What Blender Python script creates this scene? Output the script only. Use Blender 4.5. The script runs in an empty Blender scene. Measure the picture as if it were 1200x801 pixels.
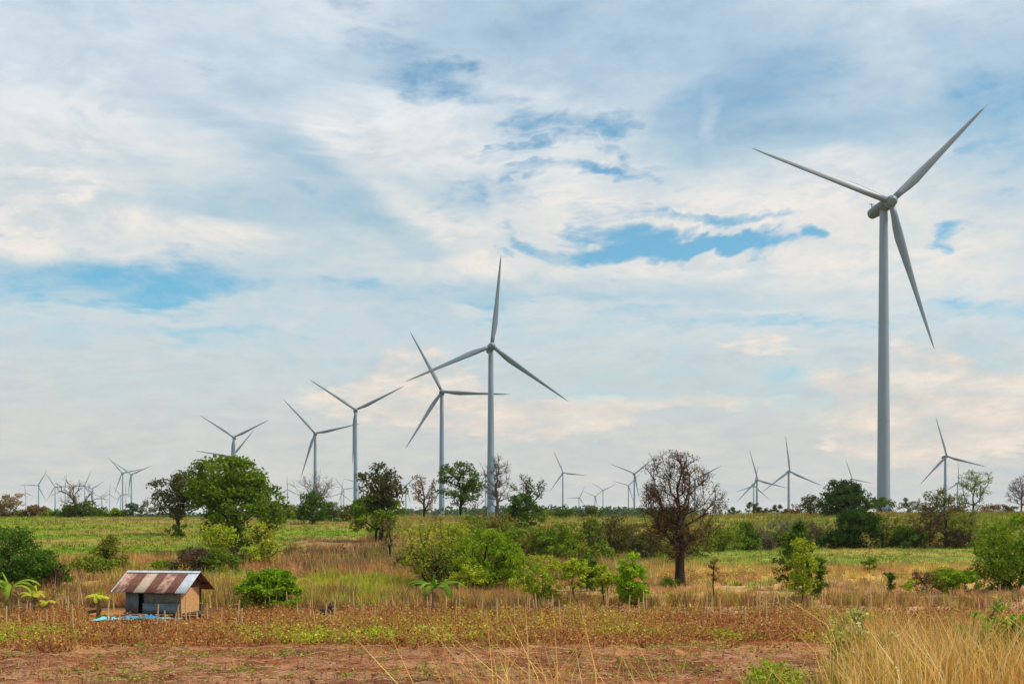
import bpy, math, random
import numpy as np
from mathutils import Vector, Matrix

# ---------------------------------------------------------------- camera, sky, sun, exposure
sc = bpy.context.scene
col = sc.collection
CZ, FPX, YH = 5.7, 1400.0, 605.0            # eye height, focal length in photo pixels, horizon row
cam = bpy.data.cameras.new('camera'); cam_o = bpy.data.objects.new('camera', cam); col.objects.link(cam_o)
cam.sensor_width = 36.0; cam.lens = 36.0 * FPX / 1200.0
cam.shift_y = (YH - 400.5) / 1200.0
cam.clip_start = 0.1; cam.clip_end = 30000
cam_o.location = (0, 0, CZ); cam_o.rotation_euler = (math.radians(90), 0, 0)
sc.camera = cam_o

SUN_EL, SUN_AZ = math.radians(56), math.radians(98)    # azimuth clockwise from +Y (the view direction)
sun = bpy.data.lights.new('sun', 'SUN'); sun.energy = 4.2; sun.angle = math.radians(5); sun.color = (1.0, 0.91, 0.76)
sun_o = bpy.data.objects.new('sun', sun); col.objects.link(sun_o)
sd = Vector((math.sin(SUN_AZ)*math.cos(SUN_EL), math.cos(SUN_AZ)*math.cos(SUN_EL), math.sin(SUN_EL)))
sun_o.rotation_euler = sd.to_track_quat('Z', 'Y').to_euler(); sun_o.location = (60, 0, 80)

sc.view_settings.view_transform = 'Standard'; sc.view_settings.look = 'None'
sc.view_settings.exposure = 0.0; sc.view_settings.gamma = 1.0; sc.view_settings.use_curve_mapping = False
sc.render.engine = 'CYCLES'
sc.cycles.use_denoising = True
sc.cycles.max_bounces = 6; sc.cycles.diffuse_bounces = 3; sc.cycles.glossy_bounces = 2
sc.cycles.transmission_bounces = 3; sc.cycles.volume_bounces = 0; sc.cycles.transparent_max_bounces = 4

world = bpy.data.worlds.new('World'); sc.world = world; world.use_nodes = True

class NT:
    """small helper for building node trees"""
    def __init__(self, tree): self.t = tree; self.t.nodes.clear()
    def n(self, typ, **kw):
        nd = self.t.nodes.new(typ)
        for k, v in kw.items(): setattr(nd, k, v)
        return nd
    def put(self, sock, v):
        if isinstance(v, bpy.types.NodeSocket): self.t.links.new(v, sock)
        elif v is not None:
            if hasattr(sock, 'default_value'):
                try: sock.default_value = v
                except Exception: sock.default_value = (*v, 1.0)
    def m(self, op, a, b=None, c=None, clamp=False):
        nd = self.n('ShaderNodeMath', operation=op, use_clamp=clamp)
        for i, v in enumerate((a, b, c)): self.put(nd.inputs[i], v)
        return nd.outputs[0]
    def vm(self, op, a, b=None, c=None):
        nd = self.n('ShaderNodeVectorMath', operation=op)
        for i, v in enumerate((a, b, c)):
            if v is not None: self.put(nd.inputs[i], v)
        return nd.outputs['Value'] if op in ('LENGTH', 'DOT_PRODUCT') else nd.outputs[0]
    def xyz(self, x, y, z):
        nd = self.n('ShaderNodeCombineXYZ')
        for i, v in enumerate((x, y, z)): self.put(nd.inputs[i], v)
        return nd.outputs[0]
    def noise(self, vec, scale, detail=6, rough=0.55, dist=0.0, lac=2.0):
        nd = self.n('ShaderNodeTexNoise'); nd.noise_dimensions = '3D'
        self.put(nd.inputs['Vector'], vec); nd.inputs['Scale'].default_value = scale
        nd.inputs['Detail'].default_value = detail; nd.inputs['Roughness'].default_value = rough
        nd.inputs['Distortion'].default_value = dist; nd.inputs['Lacunarity'].default_value = lac
        return nd.outputs['Fac'], nd.outputs['Color']
    def mr(self, v, a, b, c=0.0, d=1.0, smooth=True):
        nd = self.n('ShaderNodeMapRange', clamp=True)
        nd.interpolation_type = 'SMOOTHSTEP' if smooth else 'LINEAR'
        self.put(nd.inputs[0], v)
        for i, x in enumerate((a, b, c, d)): nd.inputs[i+1].default_value = x
        return nd.outputs[0]
    def mix(self, f, a, b, blend='MIX'):
        nd = self.n('ShaderNodeMix', data_type='RGBA', blend_type=blend)
        self.put(nd.inputs[0], f)
        for s, v in ((nd.inputs[6], a), (nd.inputs[7], b)):
            if isinstance(v, bpy.types.NodeSocket): self.t.links.new(v, s)
            else: s.default_value = (*v[:3], 1.0)
        return nd.outputs[2]
    def ramp(self, f, stops):
        nd = self.n('ShaderNodeValToRGB'); self.put(nd.inputs[0], f)
        e = nd.color_ramp.elements
        while len(e) < len(stops): e.new(0.5)
        for el, (p, c) in zip(e, stops): el.position = p; el.color = (*c, 1.0)
        return nd.outputs[0]

def build_sky():
    w = NT(world.node_tree)
    out = w.n('ShaderNodeOutputWorld'); bg = w.n('ShaderNodeBackground'); w.t.links.new(bg.outputs[0], out.inputs[0])
    S = 0.1; bg.inputs['Strength'].default_value = S
    sky = w.n('ShaderNodeTexSky', sky_type='NISHITA'); sky.sun_disc = False
    sky.sun_elevation = SUN_EL; sky.sun_rotation = SUN_AZ; sky.air_density = 1.0; sky.dust_density = 0.6; sky.ozone_density = 2.0
    tc = w.n('ShaderNodeTexCoord'); d = tc.outputs['Generated']
    sp = w.n('ShaderNodeSeparateXYZ'); w.t.links.new(d, sp.inputs[0]); x, y, z = sp.outputs
    zc = w.m('MAXIMUM', z, 0.0)
    k = w.m('DIVIDE', 1.0, w.m('ADD', zc, 0.2))
    plane = w.xyz(w.m('MULTIPLY', x, k), w.m('MULTIPLY', y, k), w.m('MULTIPLY', zc, 1.2))   # flat cloud deck
    # slow large-scale warp and finer warp
    _, wc = w.noise(plane, 1.5, 2, 0.5)
    warp = w.vm('SUBTRACT', wc, (0.5, 0.5, 0.5))
    p2 = w.vm('ADD', plane, w.vm('SCALE', warp, None)); 
    sc_n = p2.node.inputs[1].links[0].from_node; sc_n.inputs['Scale'].default_value = 0.55
    # angular coordinates in degrees for placing the large cloud masses of the photographed sky
    az = w.m('MULTIPLY', w.m('ARCTAN2', x, y), 57.2958)
    el = w.m('MULTIPLY', w.m('ARCSINE', z), 57.2958)
    nf, nc = w.noise(p2, 4.2, 4, 0.62)
    wv = w.vm('SUBTRACT', nc, (0.5, 0.5, 0.5))
    swv = w.n('ShaderNodeSeparateXYZ'); w.t.links.new(wv, swv.inputs[0])
    elw = w.mr(el, 0, 16, 0.35, 1.0, False)
    azw = w.m('ADD', az, w.m('MULTIPLY', swv.outputs[0], 11.0))
    elv = w.m('ADD', el, w.m('MULTIPLY', w.m('MULTIPLY', swv.outputs[1], 5.0), elw))
    def splat(v): return w.xyz(v, v, v)
    A = (splat(azw), splat(elv))
    A0 = (splat(w.m('ADD', az, w.m('MULTIPLY', swv.outputs[0], 5.0))), splat(w.m('ADD', el, w.m('MULTIPLY', swv.outputs[1], 2.6))))
    def total(lst, src):
        """sum of soft ellipses (px, py, rx, ry, weight, rotation), three at a time"""
        sa, se = src
        lst = list(lst); acc = None
        while len(lst) % 3: lst.append((600, 5000, 10, 10, 0.0))
        for g in range(0, len(lst), 3):
            ka, kb, kc, la, lb, lc, wt = [], [], [], [], [], [], []
            for b in lst[g:g+3]:
                px, py, rx, ry = b[:4]; wt.append(b[4] if len(b) > 4 else 1.0)
                r = math.radians(b[5] if len(b) > 5 else 0.0)
                X, Z = (px-600)/FPX, (YH-py)/FPX
                a0, e0 = math.degrees(math.atan2(X, 1)), math.degrees(math.asin(Z/math.sqrt(X*X+1+Z*Z)))
                ra, re = rx*1.3/24.4, ry*1.3/24.4
                c, s_ = math.cos(r), math.sin(r)
                ka.append(c/ra); kb.append(s_/ra); kc.append(-(c*a0+s_*e0)/ra)
                la.append(-s_/re); lb.append(c/re); lc.append(-(-s_*a0+c*e0)/re)
            X = w.vm('MULTIPLY_ADD', sa, tuple(ka), tuple(kc)); Y = w.vm('MULTIPLY_ADD', se, tuple(lb), tuple(lc))
            if any(abs(v) > 1e-6 for v in kb):
                X = w.vm('MULTIPLY_ADD', se, tuple(kb), X); Y = w.vm('MULTIPLY_ADD', sa, tuple(la), Y)
            q = w.vm('MULTIPLY_ADD', Y, Y, w.vm('MULTIPLY', X, X))
            f = w.vm('MAXIMUM', w.vm('SUBTRACT', (1, 1, 1), q), (0, 0, 0))
            v = w.vm('DOT_PRODUCT', f, tuple(wt))
            acc = v if acc is None else w.m('ADD', acc, v)
        return acc
    # --- clear gaps
    holes = total([
        (80, 318, 200, 36, .85), (500, 92, 140, 22, .8, -8), (655, 148, 75, 18, .9), (572, 232, 62, 34, .62),
        (740, 287, 150, 17, 1.35), (720, 205, 120, 10, .9), (600, 185, 60, 9, .6), (905, 285, 80, 18, .8), (965, 272, 24, 12, .8), (850, 250, 110, 9, .75), (660, 175, 80, 8, .6), (800, 185, 90, 7, .5),
        (1190, 130, 80, 120, .55), (1130, 280, 30, 10, .7), (1170, 362, 80, 18, .6), (860, 372, 190, 14, .5),
        (790, 455, 200, 38, .5), (440, 335, 120, 30, .35), (640, 330, 100, 18, .4), (4, 225, 26, 18, .5),
        (240, 345, 130, 26, .35), (910, 95, 160, 40, .35, 10), (430, 30, 110, 30, .45, -15), (700, 260, 60, 12, .5),
        (300, 95, 150, 20, .2, -20), (400, 250, 160, 16, .2, -30), (330, 400, 180, 16, .4), (520, 380, 160, 12, .4), (700, 350, 160, 10, .45), (150, 385, 160, 12, .35), (980, 470, 90, 26, .35), (1000, 385, 110, 14, .4)], A)
    f1, _ = w.noise(p2, 7.5, 8, 0.66)
    f2, _ = w.noise(w.xyz(w.m('ADD', w.m('MULTIPLY', az, 0.55), w.m('MULTIPLY', el, 0.25)), w.m('SUBTRACT', w.m('MULTIPLY', el, 1.45), w.m('MULTIPLY', az, 0.12)), 0.0), 0.40, 7, 0.68)
    f3, _ = w.noise(p2, 2.0, 2, 0.55)
    # away from the picture the same broken deck goes on, driven by noise alone
    front = w.m('MULTIPLY', w.mr(w.m('ABSOLUTE', az), 24, 38, 1.0, 0.0), w.mr(el, 24, 34, 1.0, 0.0))
    amb = w.m('MULTIPLY', w.mr(f3, 0.50, 0.72), w.m('SUBTRACT', 1.0, front))
    gap = w.m('ADD', holes, amb)
    gap = w.m('ADD', gap, w.m('MULTIPLY', w.m('SUBTRACT', f1, 0.5), 1.5))
    gap = w.m('ADD', gap, w.m('MULTIPLY', w.m('SUBTRACT', f2, 0.5), 2.3))
    gap = w.m('MAXIMUM', w.mr(gap, 0.05, 1.25), w.m('MULTIPLY', w.mr(f1, 0.40, 0.66), 0.34))
    gap = w.m('MULTIPLY', gap, w.mr(el, 2.0, 9.0, 0.12, 0.92))
    # --- cloud shade: grey-blue undersides against white crests
    dark = total([(930, 130, 230, 46, .55, 12), (760, 70, 260, 60, .4), (1190, 60, 90, 90, .5), (1000, 60, 160, 24, .3), (260, 240, 150, 22, .5),
                  (330, 190, 180, 26, .25, -25), (150, 95, 200, 30, .12), (700, 20, 200, 40, .4), (880, 110, 110, 26, .5, 12), (960, 160, 190, 22, .4), (590, 240, 70, 30, .4), (100, 190, 160, 14, .35), (360, 175, 140, 14, .4, -15), (60, 250, 60, 8, .5), (1000, 120, 200, 30, .35), (1140, 200, 110, 60, .35),
                  (440, 240, 180, 20, .3, -38), (520, 345, 160, 12, .25), (860, 345, 160, 12, .3), (560, 30, 100, 40, .25)], A0)
    light = total([(60, 150, 210, 90, .8), (480, 145, 130, 44, .9), (1075, 65, 150, 42, .9, 14), (800, 235, 260, 50, .8), (1050, 290, 260, 90, .7),
                   (40, 268, 40, 26, .8), (85, 224, 26, 10, .8), (180, 275, 120, 28, .7), (650, 120, 120, 16, .6, -18), (530, 270, 170, 20, .5, -35),
                   (838, 138, 14, 24, .9), (30, 265, 46, 30, .7), (70, 215, 40, 12, .6), (240, 265, 90, 12, .5), (690, 165, 70, 8, .6), (760, 240, 90, 8, .6), (650, 190, 140, 20, .7), (390, 20, 80, 28, .5), (620, 255, 100, 40, .6), (380, 130, 90, 20, .4),
                   (790, 310, 320, 14, .6), (560, 318, 80, 14, .4)], A0)
    cum = total([(500, 445, 62, 40, 1.0), (455, 470, 110, 26, .7), (600, 490, 130, 32, .8), (1090, 450, 90, 48, 1.0), (1060, 500, 100, 40, .9), (985, 445, 50, 14, .8), (1140, 500, 110, 44, .7), (720, 478, 170, 18, .5), (900, 408, 80, 10, .5), (900, 470, 160, 14, .4)], A0)
    shade = w.m('ADD', w.m('MULTIPLY', w.m('SUBTRACT', f1, 0.5), 1.25), w.m('MULTIPLY', w.m('SUBTRACT', f2, 0.5), 1.0))
    shade = w.m('ADD', w.m('ADD', shade, 0.58), w.m('SUBTRACT', w.m('MULTIPLY', light, 0.45), w.m('MULTIPLY', dark, 0.62)))
    t = w.mr(shade, -0.35, 1.0, 0, 1, False)
    lowc = w.ramp(t, [(0.0, (0.43, 0.53, 0.57)), (0.6, (0.60, 0.63, 0.62)), (1.0, (0.78, 0.71, 0.64))])
    midc = w.ramp(t, [(0.0, (0.28, 0.49, 0.62)), (0.3, (0.42, 0.59, 0.68)), (0.6, (0.57, 0.675, 0.72)), (1.0, (0.88, 0.83, 0.77))])
    topc = w.ramp(t, [(0.0, (0.25, 0.42, 0.61)), (0.3, (0.40, 0.56, 0.71)), (0.6, (0.57, 0.685, 0.78)), (1.0, (0.85, 0.88, 0.90))])
    cl = w.mix(w.mr(el, 3, 9.5), lowc, midc)
    cl = w.mix(w.mr(el, 12, 21), cl, topc)
    cl = w.mix(w.m('MULTIPLY', w.mr(w.m('ADD', cum, w.m('MULTIPLY', w.m('SUBTRACT', f2, 0.5), 1.6)), 0.28, 0.70), 0.85), cl, w.ramp(f2, [(.36, (.64, .63, .62)), (.5, (.80, .71, .63)), (.62, (.97, .83, .70))]))
    cl = w.vm('SCALE', cl); cl.node.inputs['Scale'].default_value = 1.0 / S
    skyc = w.mix(1.0, sky.outputs[0], (0.56, 1.27, 1.33), 'MULTIPLY')
    final = w.mix(gap, cl, skyc)
    w.t.links.new(final, bg.inputs['Color'])
build_sky()
world.cycles.sampling_method = 'MANUAL'; world.cycles.sample_map_resolution = 512

# ---------------------------------------------------------------- helpers
rng = np.random.default_rng(7)

def tag(o, label=None, cat=None, group=None, kind=None):
    if label: o['label'] = label
    if cat: o['category'] = cat
    if group: o['group'] = group
    if kind: o['kind'] = kind
    return o

def empty(name, loc, rz=0.0):
    o = bpy.data.objects.new(name, None); col.objects.link(o)
    o.location = loc; o.rotation_euler = (0, 0, rz); o.empty_display_size = 0.5
    return o

def mesh_np(name, V, faces, cols=None, mat=None, parent=None, smooth=False):
    """faces: list of (M,k) integer arrays; cols: (N,3) per-vertex colour"""
    me = bpy.data.meshes.new(name)
    V = np.asarray(V, np.float32)
    faces = [np.asarray(f, np.int32) for f in faces if len(f)]
    loops = np.concatenate([f.ravel() for f in faces])
    tot = np.concatenate([np.full(len(f), f.shape[1], np.int32) for f in faces])
    start = np.concatenate([[0], np.cumsum(tot)[:-1]]).astype(np.int32)
    me.vertices.add(len(V)); me.vertices.foreach_set('co', V.ravel())
    me.loops.add(len(loops)); me.loops.foreach_set('vertex_index', loops)
    me.polygons.add(len(tot)); me.polygons.foreach_set('loop_start', start)
    try: me.polygons.foreach_set('loop_total', tot)
    except Exception: pass
    if smooth: me.polygons.foreach_set('use_smooth', np.ones(len(tot), bool))
    if cols is not None:
        a = me.color_attributes.new('Col', 'FLOAT_COLOR', 'POINT')
        c4 = np.ones((len(V), 4), np.float32); c4[:, :3] = cols
        a.data.foreach_set('color', c4.ravel())
    me.update(calc_edges=True); me.validate()
    if mat: me.materials.append(mat)
    o = bpy.data.objects.new(name, me); col.objects.link(o)
    if parent: o.parent = parent
    return o

class MB:
    """collects simple solids into one mesh"""
    def __init__(self): self.v = []; self.f = []
    def add(self, V, F):
        n = len(self.v); self.v += [tuple(p) for p in V]; self.f += [tuple(i+n for i in f) for f in F]; return self
    def box(self, c, s, rot=None):
        x, y, z = (k/2 for k in s)
        P = [Vector((a*x, b*y, d*z)) for a in (-1, 1) for b in (-1, 1) for d in (-1, 1)]
        if rot is not None: P = [rot @ p for p in P]
        P = [p + Vector(c) for p in P]
        return self.add(P, [(0, 1, 3, 2), (4, 6, 7, 5), (0, 4, 5, 1), (2, 3, 7, 6), (0, 2, 6, 4), (1, 5, 7, 3)])
    def tube(self, pts, rad, n=8, cap=True):
        pts = [Vector(p) for p in pts]; rings = []
        if not hasattr(rad, '__len__'): rad = [rad]*len(pts)
        base = len(self.v)
        for i, p in enumerate(pts):
            d = (pts[min(i+1, len(pts)-1)] - pts[max(i-1, 0)]).normalized()
            a = d.cross(Vector((0, 0, 1)) if abs(d.z) < .9 else Vector((0, 1, 0))).normalized(); b = d.cross(a)
            for k in range(n):
                t = 2*math.pi*k/n
                self.v.append(tuple(p + (a*math.cos(t) + b*math.sin(t))*rad[i]))
        for i in range(len(pts)-1):
            for k in range(n):
                k2 = (k+1) % n
                self.f.append((base+i*n+k, base+i*n+k2, base+(i+1)*n+k2, base+(i+1)*n+k))
        if cap:
            self.f.append(tuple(base+k for k in range(n))[::-1]); self.f.append(tuple(base+(len(pts)-1)*n+k for k in range(n)))
        return self
    def build(self, name, mat=None, parent=None, smooth=False, bevel=0.0, colr=None):
        me = bpy.data.meshes.new(name); me.from_pydata(self.v, [], self.f); me.update()
        if smooth:
            for p in me.polygons: p.use_smooth = True
        if colr is not None:
            a = me.color_attributes.new('Col', 'FLOAT_COLOR', 'POINT')
            a.data.foreach_set('color', np.tile(np.array([*colr, 1], np.float32), len(self.v)))
        if mat: me.materials.append(mat)
        o = bpy.data.objects.new(name, me); col.objects.link(o)
        if parent: o.parent = parent
        if bevel:
            m = o.modifiers.new('bevel', 'BEVEL'); m.width = bevel; m.segments = 2
        return o

# lattice noise for laying out ground and foliage
_perm = np.random.default_rng(3).random((256, 256))
def vnoise(x, y):
    xi = np.floor(x).astype(int); yi = np.floor(y).astype(int); fx = x-xi; fy = y-yi
    fx = fx*fx*(3-2*fx); fy = fy*fy*(3-2*fy)
    g = lambda a, b: _perm[a % 256, b % 256]
    return (g(xi, yi)*(1-fx)+g(xi+1, yi)*fx)*(1-fy)+(g(xi, yi+1)*(1-fx)+g(xi+1, yi+1)*fx)*fy
def fbm(x, y, o=4):
    s = 0; a = .5; t = 0
    for k in range(o):
        s = s+a*vnoise(x*2**k+17*k, y*2**k+31*k); t += a; a *= .5
    return s/t
def sstep(a, b, v):
    t = np.clip((v-a)/(b-a), 0, 1); return t*t*(3-2*t)

# ---------------------------------------------------------------- materials
def new_mat(name):
    m = bpy.data.materials.new(name); m.use_nodes = True
    nt = NT(m.node_tree); out = nt.n('ShaderNodeOutputMaterial')
    return m, nt, out
def principled(nt, out, colr, rough=0.8, bump=None, bstr=0.3, bdist=0.05, metal=0.0, spec=0.3):
    b = nt.n('ShaderNodeBsdfPrincipled'); nt.t.links.new(b.outputs[0], out.inputs[0])
    nt.put(b.inputs['Base Color'], colr); nt.put(b.inputs['Roughness'], rough); b.inputs['Metallic'].default_value = metal
    b.inputs['Specular IOR Level'].default_value = spec
    if bump is not None:
        bn = nt.n('ShaderNodeBump'); bn.inputs['Strength'].default_value = bstr; bn.inputs['Distance'].default_value = bdist
        nt.t.links.new(bump, bn.inputs['Height']); nt.t.links.new(bn.outputs[0], b.inputs['Normal'])
    return b
def attr_col(nt):
    a = nt.n('ShaderNodeAttribute'); a.attribute_name = 'Col'; return a.outputs['Color']
def obj_co(nt): return nt.n('ShaderNodeTexCoord').outputs['Object']
def pos(nt): return nt.n('ShaderNodeNewGeometry').outputs['Position']

def m_leaf():
    m, nt, out = new_mat('foliage'); c = attr_col(nt)
    d = nt.n('ShaderNodeBsdfDiffuse'); t = nt.n('ShaderNodeBsdfTranslucent'); g = nt.n('ShaderNodeBsdfGlossy')
    nt.t.links.new(c, d.inputs[0]); nt.put(t.inputs[0], nt.mix(1.0, c, (1.15, 1.1, .6), 'MULTIPLY'))
    g.inputs['Roughness'].default_value = .45; g.inputs[0].default_value = (.9, .95, 1, 1)
    a = nt.n('ShaderNodeMixShader'); a.inputs[0].default_value = .32
    nt.t.links.new(d.outputs[0], a.inputs[1]); nt.t.links.new(t.outputs[0], a.inputs[2])
    nt.t.links.new(a.outputs[0], out.inputs[0]); return m
def m_bark():
    m, nt, out = new_mat('bark'); c = attr_col(nt); p = obj_co(nt)
    f, _ = nt.noise(nt.vm('MULTIPLY', p, (9, 9, 2)), 1.0, 3)
    principled(nt, out, nt.mix(1.0, c, nt.ramp(f, [(.3, (.6, .6, .6)), (.7, (1.25, 1.25, 1.25))]), 'MULTIPLY'), .95, f, .4, .03, spec=.1); return m
def m_grass():
    m, nt, out = new_mat('grass_blades'); c = attr_col(nt)
    d = nt.n('ShaderNodeBsdfDiffuse'); t = nt.n('ShaderNodeBsdfTranslucent')
    nt.t.links.new(c, d.inputs[0]); nt.t.links.new(c, t.inputs[0])
    a = nt.n('ShaderNodeMixShader'); a.inputs[0].default_value = .3
    nt.t.links.new(d.outputs[0], a.inputs[1]); nt.t.links.new(t.outputs[0], a.inputs[2])
    nt.t.links.new(a.outputs[0], out.inputs[0]); return m
def m_ground():
    m, nt, out = new_mat('ground'); c = attr_col(nt); p = pos(nt)
    f1, _ = nt.noise(nt.vm('MULTIPLY', p, (1.0, .5, 1)), .9, 5, .65)
    f2, _ = nt.noise(p, 7.0, 4, .7)
    k = nt.mix(1.0, nt.ramp(f1, [(.25, (.62, .60, .58)), (.75, (1.35, 1.34, 1.3))]), nt.ramp(f2, [(.3, (.7, .7, .7)), (.7, (1.25, 1.25, 1.25))]), 'MULTIPLY')
    h = nt.m('ADD', f1, nt.m('MULTIPLY', f2, .9))
    principled(nt, out, nt.mix(1.0, c, k, 'MULTIPLY'), 1.0, h, 1.0, .18, spec=.05); return m
def m_paint(name, base, rough=.45, var=.06, spec=.4):
    m, nt, out = new_mat(name); p = obj_co(nt)
    f, _ = nt.noise(nt.vm('MULTIPLY', p, (.5, .5, .08)), 1.0, 4, .6)
    lo = tuple(v*(1-var) for v in base); hi = tuple(v*(1+var) for v in base)
    principled(nt, out, nt.ramp(f, [(.3, lo), (.7, hi)]), rough, spec=spec); return m
def m_vary(name, c1, c2, scale=6, stretch=(1, 1, 1), rough=.8, metal=0.0, thr=(.35, .65), bstr=.2):
    m, nt, out = new_mat(name); p = obj_co(nt)
    f, _ = nt.noise(nt.vm('MULTIPLY', p, stretch), scale, 5, .65)
    principled(nt, out, nt.ramp(f, [(thr[0], c1), (thr[1], c2)]), rough, f, bstr, .01, metal); return m

LEAF, BARK, GRASS, GROUND = m_leaf(), m_bark(), m_grass(), m_ground()
TURB = m_paint('turbine_paint', (.165, .205, .26)); TOWER = m_paint('tower_paint', (.235, .295, .38)); TURB_DARK = m_paint('turbine_grey', (.13, .155, .185))

# ---------------------------------------------------------------- terrain
PX = np.array([0, 230, 430, 620, 760, 900, 1040, 1200.])
_P = [  # one height profile (distance, height) per column of PX
 [(26, 0), (70, 0), (74, .4), (80, .55), (95, 1.2), (110, 1.7), (140, 3.15), (170, 4.5), (200, 5.55), (215, 5.65), (270, 4.2), (400, 1), (700, -2), (20000, -2)],
 [(26, 0), (70, 0), (74, .35), (80, .5), (95, 1.15), (110, 1.6), (140, 3.0), (170, 4.3), (200, 5.4), (220, 5.6), (270, 4.2), (400, 1), (700, -2), (20000, -2)],
 [(26, 0), (72, 0), (80, .35), (95, .9), (110, 1.25), (121, 2.0), (150, 3.2), (200, 4.95), (230, 5.5), (290, 4.2), (420, 1), (700, -2), (20000, -2)],
 [(26, 0), (74, 0), (100, 0), (110, .2), (125, .5), (150, 1.6), (180, 3.2), (220, 5.0), (240, 5.3), (300, 4.2), (450, 1), (700, -2), (20000, -2)],
 [(26, 0), (74, 0), (100, 0), (101.5, .3), (130, .55), (150, .85), (180, 2.4), (230, 4.8), (262, 5.45), (320, 4.2), (500, 1), (800, -2), (20000, -2)],
 [(28, 0), (74, 0), (100, 0), (101.5, .35), (130, .5), (150, .8), (175, 1.4), (200, 2.7), (250, 5.4), (282, 6.2), (330, 6.4), (500, 3), (1000, -12), (20000, -10)],
 [(30, 0), (74, 0), (100, 0), (101.5, .35), (130, .5), (150, .8), (175, 1.4), (200, 2.8), (250, 5.5), (282, 6.3), (330, 6.8), (390, 7.1), (430, 7.0), (700, 0), (1000, -12), (20000, -10)],
 [(30, 0), (74, 0), (100, 0), (101.5, .35), (130, .5), (150, .8), (175, 1.5), (200, 3.0), (250, 5.8), (282, 6.5), (330, 6.9), (430, 6.8), (700, 0), (1000, -12), (20000, -10)]]
_N = [  # the bank the camera stands on
 [(0, 4.1), (5, 3.2), (10, 1.9), (16, .5), (22, 0)], [(0, 4.1), (5, 3.2), (10, 1.9), (16, .5), (22, 0)], [(0, 4.1), (6, 3.6), (10, 2.7), (16, 1.2), (24, 0)],
 [(0, 4.1), (6, 3.8), (10, 3.3), (14, 2.4), (22, .4), (25, 0)], [(0, 4.1), (6, 3.8), (10, 3.2), (14, 2.3), (22, .4), (25, 0)],
 [(0, 4.1), (6, 3.9), (12, 3.5), (17, 2.6), (26, .2), (28, 0)], [(0, 4.1), (6, 3.95), (12, 3.65), (18, 2.9), (28, .2), (30, 0)], [(0, 4.1), (6, 3.95), (12, 3.65), (18, 2.9), (28, .2), (30, 0)]]
PROF = [np.array(a+b[1:]).T if a[-1][0] == b[0][0] else np.array(a+b).T for a, b in zip(_N, _P)]
def terrain(x, y, detail=True):
    x = np.asarray(x, float); y = np.asarray(y, float)
    d = np.maximum(y, 0.0)
    P = np.where(y > .5, 600+FPX*x/np.maximum(y, .5), np.where(x > 0, 1200., 0.)); P = np.clip(P, 0, 1200)
    Z = np.stack([np.interp(d, p[0], p[1]) for p in PROF])
    i = np.clip(np.searchsorted(PX, P, side='right')-1, 0, len(PX)-2)
    t = (P-PX[i])/(PX[i+1]-PX[i]); t = t*t*(3-2*t)
    zi = np.take_along_axis(Z, i[None], 0)[0]; zj = np.take_along_axis(Z, i[None]+1, 0)[0]
    z = zi*(1-t)+zj*t
    amp = np.interp(d, [0, 25, 60, 110, 400, 1000], [.10, .10, .08, .22, .5, 2.0])
    z = z+amp*(fbm(x/6.0, y/6.0, 3)-.5)*np.clip(d/8, .2, 1)
    if detail:
        f = np.interp(d, [28, 34, 50, 54, 60], [0, 1, 1, .35, 0.2])
        z = z+f*(.42*(fbm(x/1.5, y/.6, 3)-.5)+.2*(fbm(x/.35, y/.3, 2)-.5))          # tilled clods and furrows
    return z
def tz(x, y): return float(terrain(np.array([x]), np.array([y]), False)[0])

def ground_at(px, py, lo=30.0, hi=420.0):
    """nearest point of the terrain that a sight line through the photo pixel meets"""
    d = np.arange(lo, hi, .5); z = terrain((px-600)/FPX*d, d, False); ray = CZ-(py-YH)/FPX*d
    k = np.nonzero(ray <= z)[0]
    dd = d[k[0]] if len(k) else d[np.argmin(np.abs(ray-z))]
    return (px-600)/FPX*dd, dd

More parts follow.
